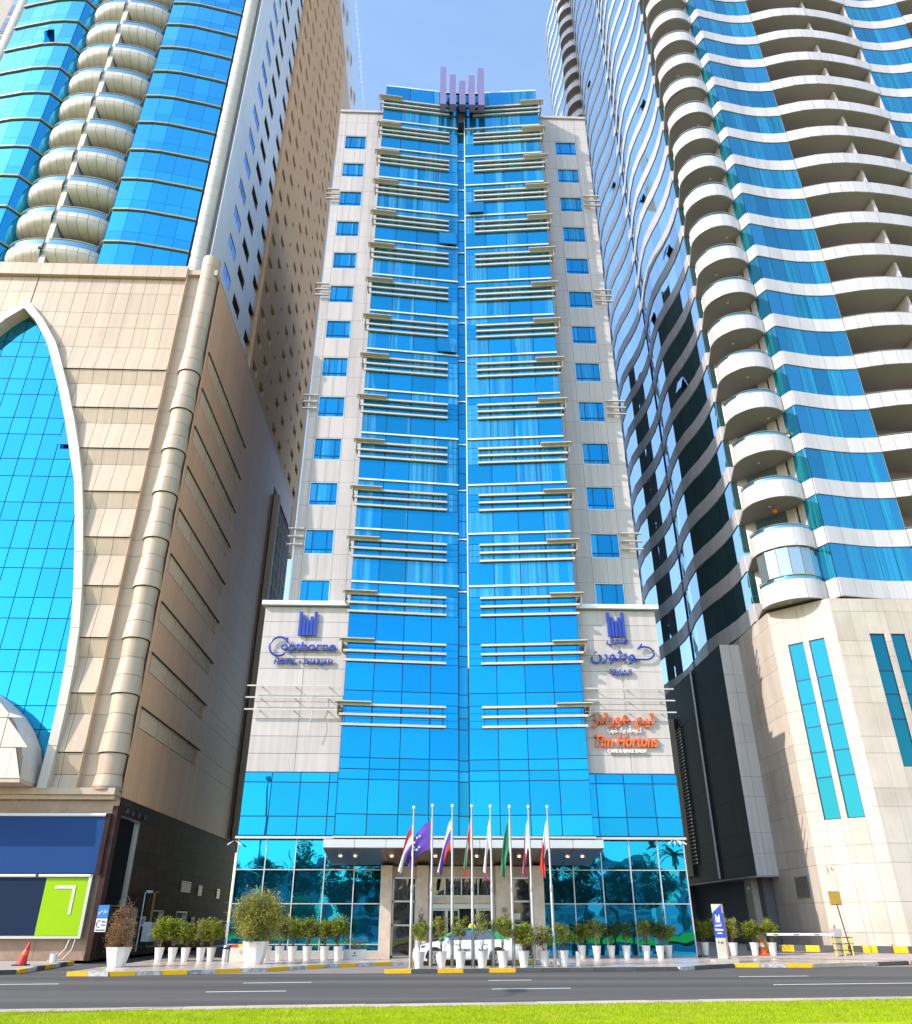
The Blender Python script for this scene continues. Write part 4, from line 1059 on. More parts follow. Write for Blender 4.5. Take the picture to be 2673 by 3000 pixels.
# ================================================================== BROWN TOWER BEHIND
bt = thing('residential_tower', 'tall brown tower with rows of small recessed windows behind the cream one', 'building', (-28, 67, 38))
XB, BY0, BY1, BZ0, BZ1 = -16.0, 53.9, 80.9, 38.0, 129.0
big = [(54.55, 56.25), (57.65, 59.35), (64.25, 65.95), (67.45, 69.15), (73.85, 75.55), (77.1, 78.8)]
small = [(61.35, 61.95), (71.75, 72.35)]
opn = sorted([(a, c, 1) for a, c in big] + [(a, c, 0) for a, c in small])
b = MB(); y = BY0
for a, c, k in opn: b.box(XB - .3, XB, y, a, BZ0, BZ1); y = c
b.box(XB - .3, XB, y, BY1, BZ0, BZ1)
nrow = 27; Z0 = 44.97
for a, c, k in opn:
    zp = BZ0; hh = .95 if k else .62
    for r in range(nrow):
        zc = Z0 + 3.105 * r; b.box(XB - .3, XB, a, c, zp, zc - hh / 2); zp = zc + hh / 2
    b.box(XB - .3, XB, a, c, zp, BZ1)
b.box(-42, XB - .32, BY0, BY1, BZ0, BZ1)
part('wall', b, 'brown_wall', bt)
WBm = {}
for k, (wy, hz) in {1: (1.7, .95), 0: (.6, .62)}.items():
    q = MB(); t = .05
    q.box(-.26, -.2, 0, t, 0, hz); q.box(-.26, -.2, wy - t, wy, 0, hz); q.box(-.26, -.2, t, wy - t, 0, t); q.box(-.26, -.2, t, wy - t, hz - t, hz)
    if k: q.box(-.26, -.2, wy / 2 - .025, wy / 2 + .025, t, hz - t)
    WBm[k] = q.mesh('window', 'tower_white')
for a, c, k in opn:
    for r in range(nrow):
        zc = Z0 + 3.105 * r; hh = .95 if k else .62
        w = inst('window' if k else 'small_window', WBm[k], bt, (XB, a, zc - hh / 2))
        box('pane', 'dim_glass', w, XB - .25, XB - .23, a + .05, c - .05, zc - hh / 2 + .05, zc + hh / 2 - .05)
b = MB(); b.box(-42, -15.85, 62, 98, BZ1, 140.5); part('crown', b, 'tower_white', bt)
for r, y0 in enumerate([70 + 3.6 * i for i in range(7)]):
    zc = 132.2 if r % 2 else 136.2
    b = MB(); b.disc((-15.83, y0, zc), 1.0, 20, 'x', 0)
    ringp = [(-15.8, y0 + 1.12 * math.cos(2 * math.pi * q / 20), zc + 1.12 * math.sin(2 * math.pi * q / 20)) for q in range(21)]
    b.tube(ringp, .12, 6, 1, False); part('round_opening', b, ['dark', 'trim_white'], bt)
b = MB()
for z in (140.6, 142.4, 144.2): b.tube([(-14.9, 78, z), (-14.9, 98, z)], .05, 5)
for q in range(21): b.tube([(-14.9, 78 + q, 140.5), (-14.9, 78 + q, 144.2)], .045, 5)
part('roof_railing', b, 'steel', bt)
# ================================================================== GREY BUILDING AT THE TOP LEFT CORNER
gb = thing('concrete_tower', 'grey building with paired dark windows behind the far left corner', 'building', (-55, 52, 30))
b = MB(); b.box(-75, -38.5, 52, 75, 0, 150); part('wall', b, 'grey_wall', gb)
for r in range(6):
    for xw in (-48.1, -52.6):
        z = 92.4 - 3.42 * r
        b = MB(); b.box(xw - .05, xw + .95, 51.92, 51.99, z - 1.75, z + 1.2); wn_ = part('window', b, 'granite_lt', gb)
        for z0, z1 in ((z - 1.6, z - .3), (z - .15, z + 1.05)): box('pane', 'dim_glass', wn_, xw + .05, xw + .85, 51.88, 51.92, z0, z1)
# ================================================================== RIGHT TOWER (wavy bands, round balconies, limestone podium)
ct = thing('balcony_tower', 'tall tower with wavy white bands, blue glass and round balconies on limestone base', 'building', (28, 46, 0))
E1, E2, E3 = (21.17, 45.62), (23.9, 43.0), (48.0, 43.0)
# --- body
b = MB()
b.prism([(21.45, 52.2), (21.45, 46.0), (24.05, 43.35), (48, 43.35), (48, 60), (21.45, 60)], .05, 18.9)
b.prism([(22.0, 47.9), (22.0, 95), (60, 95), (60, 46.9), (24.6, 46.9), (24.6, 44.9)], 18.9, 165)
part('core', b, 'c_core', ct)
# --- limestone slabs on the three facets
JZ = [.16, 1.15, 2.55, 4.36, 5.27, 7.08, 8.01, 9.84, 10.74, 12.6, 13.51, 15.33, 16.24, 18.07, 18.9]
SLOT2 = [(2.90, 2.0), (1.66, .76)]                   # slot spans measured from E2 along the chamfer
d12 = Vector((E1[0] - E2[0], E1[1] - E2[1])); L12 = d12.length; d12.normalize()
def onch(t): return (E2[0] + d12.x * t, E2[1] + d12.y * t)
for z0, z1 in zip(JZ, JZ[1:]):
    n = random.choice((4, 5))
    for k in range(n):                               # flank facing the hotel
        a, c = lerp((21.17, 52.0), E1, k / n), lerp((21.17, 52.0), E1, (k + 1) / n)
        slab('stone_slab', 'limestone', ct, a, c, z0, z1, .06, -.03, 0, .014)
    cuts = [L12, 2.9, 2.0, 1.66, .76, 0]             # chamfer with two glazed slots
    zmid = (z0 + z1) / 2
    for a, c in zip(cuts, cuts[1:]):
        if (a, c) in ((2.9, 2.0), (1.66, .76)):
            segs = []
            if z0 < 6.6: segs.append((z0, min(z1, 6.6)))
            if z1 > 16.6: segs.append((max(z0, 16.6), z1))
            for s0, s1 in segs:
                if s1 - s0 > .05: slab('stone_slab', 'limestone', ct, onch(a), onch(c), s0, s1, .06, -.03, 0, .014)
        else: slab('stone_slab', 'limestone', ct, onch(a), onch(c), z0, z1, .06, -.03, 0, .014)
    xs = [E2[0], 25.0, 25.86, 26.75, 27.13, 28.0, 29.3, 30.8, 32.5, 34.5]
    for a, c in zip(xs, xs[1:]):
        if (a, c) in ((25.86, 26.75), (27.13, 28.0)):
            segs = []
            if z0 < 9.13: segs.append((z0, min(z1, 9.13)))
            if z1 > 16.7: segs.append((max(z0, 16.7), z1))
            for s0, s1 in segs:
                if s1 - s0 > .05: slab('stone_slab', 'limestone', ct, (a, 43.0), (c, 43.0), s0, s1, .06, -.03, 0, .014)
        else: slab('stone_slab', 'limestone', ct, (a, 43.0), (c, 43.0), z0, z1, .06, -.03, 0, .014)
# glazed slots
def slot(p, q, zs, mat):
    b = MB(); b.slab(p, q, zs[0], zs[-1], .05, -.2); 
    for z in zs: b.slab(p, q, z - .03, z + .03, .12, -.12)
    for t in (.02, .98): b.slab(lerp(p, q, t - .02), lerp(p, q, t + .02), zs[0] + .03, zs[-1] - .03, .12, -.12)
    s_ = part('slot_window', b, 'h_mull', ct)
    for z0, z1 in zip(zs, zs[1:]): slab('pane', mat, s_, lerp(p, q, .04), lerp(p, q, .96), z0 + .03, z1 - .03, .03, -.11, .003)
for a, c in SLOT2: slot(onch(a), onch(c), [6.62, 8.82, 10.19, 11.61, 12.96, 14.37, 16.58], 'c_slot')
for a, c in ((25.87, 26.74), (27.14, 27.99)): slot((a, 43.0), (c, 43.0), [9.15, 11.72, 13.13, 14.49, 16.68], 'c_slot')
b = MB(); b.box(26.6, 28.5, 42.9, 43.0, 6.95, 8.1); b2 = part('dark_opening', b, 'dark', ct)
# vent on the flank
b = MB(); X = 21.17
b.box(X - .05, X, 46.9, 46.96, 2.82, 3.95); b.box(X - .05, X, 48.64, 48.7, 2.82, 3.95)
for q in range(11): b.box(X - .06, X, 46.96, 48.64, 2.84 + q * .1, 2.9 + q * .1)
part('wall_vent', b, 'steel', ct)
# --- dark panelled side block, undercroft below it
b = MB(); b.box(19.86, 21.4, 50.86, 72, 4.12, 18.5); part('side_block', b, 'seam', ct)
b = MB(); b.box(19.9, 34, 66, 66.3, .1, 4.1); b.box(20.6, 21.3, 52.2, 66, .1, 4.1); part('undercroft_wall', b, 'c_core', ct)
b = MB(); b.box(20.2, 21.2, 53.0, 54.2, .3, 4.1); part('pier', b, 'limestone', ct)
yy = [50.85 + .9 * i for i in range(24)]
zz = [4.1, 5.3, 6.5, 8.6, 9.8, 11.9, 13.1, 15.2, 16.4, 18.5]
for a, c in zip(yy[1:], yy):
    for z0, z1 in zip(zz, zz[1:]):
        if 61.5 < a < 64.8 and 5.2 < z0 < 15: continue
        slab('dark_panel', 'c_dark', ct, (19.82, a), (19.82, c), z0, z1, .04, 0, 0, .012)
for a, c in ((19.80, 20.48), (20.48, 21.16)):
    for z0, z1 in zip(zz, zz[1:]): slab('white_panel', 'c_white', ct, (a, 50.82), (c, 50.82), z0, z1, .05, 0, 0, .014)
b = MB(); b.box(19.78, 21.18, 50.8, 72, 4.04, 4.09); part('block_soffit', b, 'c_white', ct)
b = MB()
for q in range(40): z = 5.4 + q * .25; b.box(19.80, 19.86, 61.7, 62.9, z, z + .12); b.box(19.80, 19.86, 63.3, 64.5, z, z + .12)
part('louvre_strip', b, 'steel', ct)
for y in (63.0, 64.6): 
    b = MB(); b.box(19.45, 19.8, y, y + .22, 4.6, 16.2); part('pale_fin', b, 'cream', ct)
b = MB(); b.tube([(19.72, 57.2, 4.2), (19.72, 57.2, 18.4)], .07, 8); part('down_pipe', b, 'trim_white', ct)

# --- tower storeys
PT = 3.512; ZC = 19.09; NF = 40
zf = [ZC + PT * i for i in range(NF + 1)]
CON1 = [(24.75, 43.0), (25.84, 43.21), (26.93, 43.41), (28.02, 43.53), (29.11, 43.53), (30.2, 43.41)]
BAL1 = [(30.2, 43.34), (31.05, 43.08), (31.95, 42.83), (32.95, 42.68), (34.0, 42.60), (35.1, 42.62), (36.25, 42.72), (37.4, 42.86), (38.6, 43.06), (40.1, 43.40)]
CON2 = [(40.1, 43.5), (41.15, 43.6), (42.2, 43.66), (43.3, 43.56), (44.3, 43.34), (45.2, 43.09)]
BAL2 = [(45.2, 43.02), (46.0, 42.8), (46.9, 42.6), (47.9, 42.45), (49.0, 42.4)]
def lobe(y0):
    P = [(21.30, 0), (21.42, 1.5), (21.40, 3.0), (21.22, 4.7), (20.97, 6.1), (20.80, 8.0), (20.95, 10.2), (21.22, 11.9), (21.42, 13.1)]
    return [(x, y0 + y) for x, y in P][::-1]         # far to near
LOB1, LOB2, LOB3 = lobe(47.6), lobe(60.7), lobe(81.0)
NSP = [0]; NPN = [0]; restS = MB(); restG = {'c_glass': MB(), 'c_glass_side': MB()}
BAND = 1.2
def facade(pts, i, gm, single):
    z = zf[i]
    for p, q in zip(pts, pts[1:]):
        if single:
            slab('spandrel_panel', 'c_white', ct, p, q, z, z + BAND, .09, .03, 0, .03); NSP[0] += 1
            slab('pane', gm, ct, p, q, z + BAND, z + PT, .03, 0, .0025, .03); NPN[0] += 1
        else:
            restS.slab(p, q, z, z + BAND, .09, .03); restG[gm].slab(p, q, z + BAND + .01, z + PT - .01, .03)
for i in range(NF):
    top_front = i < 19
    if i < 21: facade(CON1, i, 'c_glass', i < 19)
    if 4 <= i < 23: facade(CON2, i, 'c_glass', i < 19)
    if i < 27: facade(LOB1, i, 'c_glass_side', i < 12)
    if i < 36: facade(LOB2, i, 'c_glass_side', False)
    if i >= 26: facade(LOB3, i, 'c_glass_side', False)
stuff(part('far_spandrel', restS, 'c_white', ct))
for k, mb_ in restG.items(): stuff(part('far_glazing', mb_, k, ct))
# backing behind the panes of the near facades
b = MB()
for pts, n in ((CON1, 21), (CON2, 23), (LOB1, 27), (LOB2, 36), (LOB3, 40)):
    for p, q in zip(pts, pts[1:]): b.slab(p, q, zf[0], zf[n], .04, -.06)
part('glazing_frame', b, 'h_mull', ct)
# soffit lip under the lowest band
b = MB()
for pts in (CON1, BAL1, LOB1):
    for p, q in zip(pts, pts[1:]): b.slab(p, q, zf[0] - .05, zf[0], 2.6, -1.2)
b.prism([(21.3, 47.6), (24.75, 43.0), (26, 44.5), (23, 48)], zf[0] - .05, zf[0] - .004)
part('tower_soffit', b, 'c_soffit', ct)
# long balconies: parapet panels, slab, divider wall, glazed back
def long_balcony(pts, floors, div):
    for i in floors:
        z = zf[i]
        for p, q in zip(pts, pts[1:]): slab('parapet_panel', 'c_white', ct, p, q, z, z + BAND, .09, .03, 0, .03)
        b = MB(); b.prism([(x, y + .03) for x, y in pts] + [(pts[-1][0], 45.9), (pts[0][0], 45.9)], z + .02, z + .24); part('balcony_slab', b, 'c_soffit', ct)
        b = MB(); b.tube([(x, y + .05, z + BAND + .14) for x, y in pts], .035, 6); part('handrail', b, 'steel', ct)
        b = MB(); b.slab((pts[0][0], 45.92), (pts[-1][0], 45.92), z + .24, z + PT + .02, .04); bw = part('back_wall', b, 'c_soffit', ct)
        n = 6
        for k in range(n):
            if k % 3 == 2: continue
            slab('glass_door', 'c_glass_side', bw, lerp((pts[0][0], 45.88), (pts[-1][0], 45.88), k / n + .02), lerp((pts[0][0], 45.88), (pts[-1][0], 45.88), (k + 1) / n - .02), z + .3, z + 2.5, .03, 0)
        if div:
            b = MB(); b.add([(div, 43.1, z + .24), (div + .22, 43.1, z + .24), (div + .22, 45.9, z + .24), (div, 45.9, z + .24), (div, 43.25, z + PT), (div + .22, 43.25, z + PT), (div + .22, 45.9, z + PT), (div, 45.9, z + PT)], [(0, 3, 2, 1), (4, 5, 6, 7), (0, 1, 5, 4), (1, 2, 6, 5), (2, 3, 7, 6), (3, 0, 4, 7)]); part('divider', b, 'c_white', ct)
long_balcony(BAL1, range(0, 20), 35.6)
long_balcony(BAL2, range(9, 22), None)
b = MB()
for x in (30.2, 40.1, 45.2): b.box(x - .1, x + .1, 43.5, 45.95, zf[0], zf[22])
part('party_wall', b, 'c_white', ct)
# round balconies at the corner
def round_set(cx, cy, rad, a0, a1, floors, par, full=True):
    n = 5; meshes = []
    for k in range(n):
        b = MB(); b.lathe([(rad - .08, -.10), (rad, -.10), (rad, 1.16), (rad - .08, 1.16)], cx, cy, 6, R(a0 + (a1 - a0) * k / n + .25), R(a0 + (a1 - a0) * (k + 1) / n - .25)); meshes.append(b.mesh('parapet_panel', 'c_white', (0, 0, 0), True))
    b = MB(); nn = 30
    pl = [(cx + (rad - .04) * math.cos(R(a0 + (a1 - a0) * k / nn)), cy + (rad - .04) * math.sin(R(a0 + (a1 - a0) * k / nn))) for k in range(nn + 1)]
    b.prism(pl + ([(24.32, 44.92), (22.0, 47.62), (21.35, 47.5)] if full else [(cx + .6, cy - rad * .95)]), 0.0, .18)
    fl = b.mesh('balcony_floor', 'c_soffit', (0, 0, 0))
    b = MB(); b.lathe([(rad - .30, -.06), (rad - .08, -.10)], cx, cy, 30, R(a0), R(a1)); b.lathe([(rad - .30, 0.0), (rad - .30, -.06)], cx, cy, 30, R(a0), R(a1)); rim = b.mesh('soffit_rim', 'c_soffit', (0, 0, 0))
    b = MB(); b.tube([(cx + (rad - .06) * math.cos(R(a0 + (a1 - a0) * k / nn)), cy + (rad - .06) * math.sin(R(a0 + (a1 - a0) * k / nn)), 1.46) for k in range(nn + 1)], .035, 6); rl = b.mesh('handrail', 'steel', (0, 0, 0))
    b = MB(); b.lathe([(rad - .1, 1.17), (rad - .1, 1.42)], cx, cy, 30, R(a0), R(a1)); rg = b.mesh('railing_glass', 'rail_glass', (0, 0, 0))
    for i in floors:
        z = zf[i]
        bl = inst('round_balcony', fl, par, (0, 0, z))
        for m_ in meshes: inst('parapet_panel', m_, bl, (0, 0, z))
        inst('soffit_rim', rim, bl, (0, 0, z)); inst('handrail', rl, bl, (0, 0, z)); inst('railing_glass', rg, bl, (0, 0, z))
        if full:
            b = MB(); b.lathe([(0, -.012), (.11, -.012), (.11, 0)], cx + random.uniform(-.8, .8), cy - random.uniform(0, .9), 10); part('ceiling_lamp', b, 'trim_white', bl, w=(0, 0, 0)).location = (0, 0, 0)
round_set(22.85, 45.2, 2.08, 178, 328, range(0, 22), ct)
round_set(22.4, 77.6, 2.3, 100, 260, range(25, 40), ct, False)
# one balcony glazed in
for k in range(6):
    a, c = R(186 + k * 22), R(186 + (k + 1) * 22)
    slab('balcony_glazing', 'clear_glaze', ct, (22.85 + 1.95 * math.cos(a), 45.2 + 1.95 * math.sin(a)), (22.85 + 1.95 * math.cos(c), 45.2 + 1.95 * math.sin(c)), zf[0] + 1.5, zf[1] - .12, .02, 0, 0, .03)
# walls behind and beside the round balconies
WB = [(21.3, 47.6), (21.78, 47.6)]
for i in range(0, 22):
    z = zf[i]
    slab('return_band', 'c_white', ct, *WB, z, z + BAND, .09, .03, 0, .012); slab('return_window', 'c_glass_side', ct, *WB, z + BAND, z + PT, .03, 0, .002, .03)
    for p, q, m_ in (((21.78, 47.6), (22.3, 47.1), 'c_white'), ((22.3, 47.1), (23.75, 45.4), 'c_glass_side'), ((23.75, 45.4), (24.2, 44.85), 'c_white')):
        slab('balcony_wall', m_, ct, p, q, z + .18, z + PT, .04, 0, 0, .01)
    slab('corner_panel', 'c_white', ct, (24.2, 44.6), (24.30, 43.98), z, z + PT, .06, 0, 0, .014)
    slab('return_band', 'c_white', ct, (24.30, 43.98), (24.75, 43.02), z, z + BAND, .09, .03, 0, .012)
    slab('return_window', 'c_glass', ct, (24.30, 43.98), (24.75, 43.02), z + BAND, z + PT, .03, 0, .002, .03)
b = MB(); b.prism([(21.85, 47.8), (24.35, 44.95), (24.6, 46), (22.5, 48.5)], zf[0], zf[22]); part('inner_core', b, 'c_core', ct)
# a few windows hang open on the wavy flank
for pts, k, i in ((LOB1, 4, 6), (LOB1, 2, 9), (LOB1, 5, 10), (LOB1, 3, 13), (LOB1, 5, 16), (LOB2, 5, 17), (LOB2, 3, 24), (LOB2, 6, 28)):
    p, q = pts[k], pts[k + 1]; o = slab('open_casement', 'c_glass_side', ct, lerp(p, q, .2), lerp(p, q, .8), zf[i] + 1.5, zf[i] + 2.7, .05, .22); o.rotation_euler[0] = R(-16)

# a few belongings on the round balconies
o = thing('paper_lantern', 'orange paper ball lantern under the third round balcony from the bottom', 'lantern', (22.6, 44.6, zf[2] - .45))
b = MB(); b.lathe([(.0, zf[2] - .62)] + [(.17 * math.sin(R(a)), zf[2] - .45 - .17 * math.cos(R(a))) for a in range(20, 170, 15)], 22.6, 44.6, 14); part('shade', b, 'orange', o, True)
b = MB(); b.tube([(22.6, 44.6, zf[2] - .28), (22.6, 44.6, zf[2] - .005)], .012, 5); part('cord', b, 'black', o)
o = thing('balcony_plant', 'small pale plant on the rail of the fourth round balcony', 'plant', (24.0, 43.65, zf[3] + 1.45))
rnd_ = random.Random(5); b = MB()
for k in range(90):
    q = (24.0 + rnd_.gauss(0, .22), 43.65 + rnd_.gauss(0, .12), zf[3] + 1.5 + rnd_.gauss(0, .12)); a = rnd_.uniform(0, 6.28)
    b.add([q, (q[0] + .14 * math.cos(a), q[1] + .06, q[2] + .08), (q[0] + .1 * math.cos(a + .6), q[1], q[2] + .14)], [(0, 1, 2)])
part('foliage', b, 'leaf_pale', o)
b = MB(); b.box(23.8, 24.25, 43.58, 43.72, zf[3] + 1.30, zf[3] + 1.44); part('trough', b, 'pot_white', o)
# ================================================================== STREET THINGS
# ---- foliage
def leaf_cloud(b, pts, size, rnd, mi=0):
    for (x, y, z) in pts:
        a = rnd.uniform(0, 2 * math.pi); e = rnd.uniform(-.5, 1.0); s = size * rnd.uniform(.6, 1.25)
        d = Vector((math.cos(a) * math.cos(e), math.sin(a) * math.cos(e), math.sin(e))); sd = d.cross(Vector((0, 0, 1))).normalized() * s * .28
        n = d.cross(sd).normalized() * s * .1
        p = Vector((x, y, z)); b.add([p, p + d * s * .5 + sd + n, p + d * s, p + d * s * .5 - sd + n], [(0, 1, 2, 3)], mi)
def shrub_mesh(name, seed, h, w, n, mats, shape='round', stem=.25, leaf=.085, nst=5):
    """stems fork up from the pot; leaves sit in clumps at the shoot ends"""
    rnd = random.Random(seed); b = MB(); pts = []
    for k in range(nst):
        a = 2 * math.pi * k / nst + rnd.uniform(-.4, .4); r = w * .5 * rnd.uniform(.25, .8)
        p0 = (rnd.uniform(-.03, .03), rnd.uniform(-.03, .03), 0); p1 = (math.cos(a) * r * .4, math.sin(a) * r * .4, h * rnd.uniform(.3, .45)); p2 = (math.cos(a) * r, math.sin(a) * r, h * rnd.uniform(.6, .92))
        b.tube([p0, p1, p2], [.016, .011, .005], 5, 1, False)
        for j in range(3):
            t = rnd.uniform(.3, .95); q = lerp(p1, p2, t); aa = rnd.uniform(0, 6.28)
            b.tube([q, (q[0] + math.cos(aa) * w * .22, q[1] + math.sin(aa) * w * .22, q[2] + h * rnd.uniform(.02, .16))], [.006, .003], 4, 1, False)
    ncl = max(10, n // 22)
    for c in range(ncl):
        for _ in range(60):
            u, v, t = rnd.uniform(-1, 1), rnd.uniform(-1, 1), rnd.uniform(0, 1)
            if shape == 'round': az_ = math.atan2(v, u); ok = u * u + v * v + ((t - .5) * 2) ** 2 < (.78 + .30 * math.sin(2 * az_ + seed) * math.cos(3.1 * t * 2 + seed * 1.7) + .16 * math.sin(5 * az_ + seed * 2.3)) ** 2 * 1.35
            elif shape == 'box': ok = max(abs(u), abs(v)) < .95
            elif shape == 'cone': ok = math.hypot(u, v) < (1.02 - t) * .95 + .08
            elif shape == 'spire': ok = math.hypot(u, v) < (.35 + .65 * math.sin(min(1, (1 - t) * 1.25) * math.pi * .5)) * (1.0 if t < .5 else 1.5 * (1 - t) + .25)
            if ok and (u * u + v * v > .12 or rnd.random() < .4): break
        z = h * (stem + (1 - stem) * t); cx, cy = u * w * .5, v * w * .5; cr = w * rnd.uniform(.10, .19)
        for _ in range(n // ncl): pts.append((cx + rnd.gauss(0, cr * .55), cy + rnd.gauss(0, cr * .55), z + rnd.gauss(0, cr * .6)))
    leaf_cloud(b, pts, leaf, rnd)
    return b
def foliage_pair(nm, seed, h, w, n, leafm, **kw):
    b = shrub_mesh(nm, seed, h, w, n, None, **kw)
    f, s_ = MB(), MB()
    # split leaves and stems into two meshes
    for src, dst in ((0, f), (1, s_)):
        idx = {}
        for face, mi in zip(b.f, b.mi):
            if mi != src: continue
            nf = []
            for i in face:
                if i not in idx: idx[i] = len(dst.v); dst.v.append(b.v[i])
                nf.append(idx[i])
            dst.f.append(tuple(nf)); dst.mi.append(0)
    return f.mesh('foliage', leafm), s_.mesh('stems', 'bark')
SH = {}
for i in range(6): SH['a%d' % i] = foliage_pair('shrub', 20 + i, 1.02, .74, 1400, 'leaf' if i % 3 else 'leaf_pale', shape='round', stem=.28, leaf=.10)
for i in range(3): SH['thin%d' % i] = foliage_pair('shrub', 40 + i, .95, .62, 260, 'leaf_pale', shape='round', stem=.1, leaf=.075)
for i in range(3): SH['dark%d' % i] = foliage_pair('shrub', 60 + i, 1.0, .68, 1200, ('leaf_dark', 'leaf', 'leaf_dark')[i], shape='round', stem=.3, leaf=.09)
for i in range(4): SH['head%d' % i] = foliage_pair('shrub', 140 + i, 1.2, .56, 620, ('leaf', 'leaf_pale')[i % 2], shape='round', stem=.46, leaf=.10)
SH['dry'] = foliage_pair('shrub', 80, 2.0, 1.0, 3600, 'leaf_dry', shape='spire', stem=.02, leaf=.07, nst=9)
SH['big'] = foliage_pair('shrub', 81, 1.85, 1.8, 15000, 'leaf_pale', shape='round', stem=.1, leaf=.10, nst=9)
SH['cone'] = foliage_pair('shrub', 82, .85, .44, 1300, 'leaf_dark', shape='cone', stem=.0, leaf=.06)
SH['ball'] = foliage_pair('shrub', 83, .75, .72, 900, 'leaf', shape='round', stem=.0, leaf=.09)
SH['yel'] = foliage_pair('shrub', 84, .42, .9, 420, 'plant_yellow', shape='box', stem=.0, leaf=.06)
def pot_mesh(r0, r1, h, n=20):
    b = MB(); b.lathe([(0, 0), (r0, 0), (r0 + .005, .02), (r1, h - .02), (r1 + .012, h), (r1 - .02, h), (r1 - .03, h - .05)], 0, 0, n); return b.mesh('pot', 'pot_white', (0, 0, 0), True)
POT = pot_mesh(.12, .19, .50); POTB = pot_mesh(.14, .215, .54); POTS = pot_mesh(.13, .20, .52)
bs = MB(); bs.lathe([(0, .45), (.175, .45)], 0, 0, 14); SOIL = bs.mesh('soil', 'soil')
def planter(x, y, z, key, label, group, sc=1.0, pot=None, rot=None, sh=1.0):
    p = thing('planter', label, 'planter', (x, y, z), group)
    pt = inst('pot', pot or POT, p, (x, y, z)); pt.scale = (sc, sc, sc)
    s_ = inst('soil', SOIL, p, (x, y, z)); s_.scale = (sc, sc, sc)
    r = random.uniform(0, 6.28) if rot is None else rot
    f, st_ = SH[key]; sx_, sz_ = random.uniform(.9, 1.18), random.uniform(.85, 1.1)
    for nm, me in (('foliage', f), ('stems', st_)):
        o = inst(nm, me, p, (x, y, z + .44 * sc), r); o.scale = (sh * sx_, sh * sx_, sh * sz_)
    return p
G = .145
ORD = ['first', 'second', 'third', 'fourth', 'fifth', 'sixth', 'seventh', 'eighth']
# front row between the flagpoles
fx = [(-.27, 33.0), (.55, 33.3), (1.27, 33.35), (2.1, 33.45), (2.88, 33.55), (3.68, 33.65), (4.5, 34.0), (5.25, 34.1)]
fk = ['head0', 'head1', 'head2', 'head3', 'head0', 'a1', 'a0', 'dark1']
fd = ['bare-stemmed leafy shrub', 'bare-stemmed leafy shrub', 'bare-stemmed leafy shrub', 'bare-stemmed leafy shrub', 'bare-stemmed leafy shrub', 'full yellow-green shrub', 'bushy pale shrub', 'dense green shrub']
for i, ((x, y), k) in enumerate(zip(fx, fk)):
    planter(x, y, G, k, 'white tapered planter with %s, %s from the left in the flagpole row' % (fd[i], ORD[i]), 'planters in the flagpole row', 1.0, POTB)
# row against the right lobby glass
for i, (x, y, k) in enumerate(((7.25, 41.3, 'a2'), (7.85, 40.8, 'dark1'), (8.6, 41.2, 'dark0'), (9.32, 41.2, 'dark2'), (10.25, 41.2, 'dark1'), (10.85, 41.0, 'dark0'), (11.4, 41.6, 'a5'))):
    planter(x, y, G, k, 'white tapered planter against the right lobby glass, %s from the doors' % ORD[i], 'planters along the right lobby glass', 1.05, None, None, 1.05)
# group by the pylon sign
for i, (x, y, k, d) in enumerate(((13.65, 43.2, 'a1', 'beside the lobby glass corner, left of the blue pylon'), (14.4, 43.0, 'a4', 'half hidden behind the blue pylon'), (15.0, 43.0, 'a0', 'just right of the blue pylon'), (16.05, 43.0, 'a2', 'left of the orange cone'), (16.9, 42.9, 'a5', 'right of the orange cone'))):
    planter(x, y, .19, k, 'white tapered planter with bushy shrub, ' + d, 'planters round the pylon sign', 1.08, POTS, None, 1.12)
# row at the alley mouth on the left
for i, (x, k) in enumerate(((-11.55, 'a1'), (-10.97, 'a4'), (-10.42, 'a2'), (-9.76, 'a0'), (-9.32, 'a5'))):
    planter(x, 38.9, G, k, 'white tapered planter with leafy shrub at the alley mouth, %s from the left' % ORD[i], 'planters at the alley mouth', 1.05, None, None, 1.1)
# row against the left lobby glass
for i, (x, k) in enumerate(((-7.05, 'thin1'), (-6.5, 'a3'), (-5.93, 'dark1'), (-5.28, 'a1'), (-4.52, 'a4'), (-3.92, 'a2'))):
    planter(x, 39.6, G, k, 'white tapered planter against the left lobby glass, %s from the big round planter' % ORD[i], 'planters along the left lobby glass', 1.1, None, None, 1.12)
# big ones
p = thing('planter', 'big round white planter with a large bushy tree in front of the left lobby', 'planter', (-7.0, 36.6, G))
b = MB(); b.lathe([(0, 0), (.36, 0), (.44, .25), (.53, .72), (.545, .80), (.50, .80), (.48, .70)], 0, 0, 10); inst('pot', b.mesh('pot', 'pot_white', (0, 0, 0), False), p, (-7.0, 36.6, G))
b = MB(); b.lathe([(0, .72), (.47, .72)], 0, 0, 12); inst('soil', b.mesh('soil', 'soil'), p, (-7.0, 36.6, G))
for nm, me in zip(('foliage', 'stems'), SH['big']): inst(nm, me, p, (-7.0, 36.6, G + .72))
p = thing('planter', 'faceted white planter with a dried brown spire shrub by the alley', 'planter', (-11.75, 34.4, G))
b = MB(); b.lathe([(0, 0), (.30, 0), (.36, .2), (.46, .62), (.47, .66), (.43, .66), (.41, .6)], 0, 0, 8, .2, .2 + 2 * math.pi); inst('pot', b.mesh('pot', 'pot_white'), p, (-11.75, 34.4, G))
b = MB(); b.lathe([(0, .6), (.41, .6)], 0, 0, 12); inst('soil', b.mesh('soil', 'soil'), p, (-11.75, 34.4, G))
for nm, me in zip(('foliage', 'stems'), SH['dry']): inst(nm, me, p, (-11.75, 34.4, G + .58))
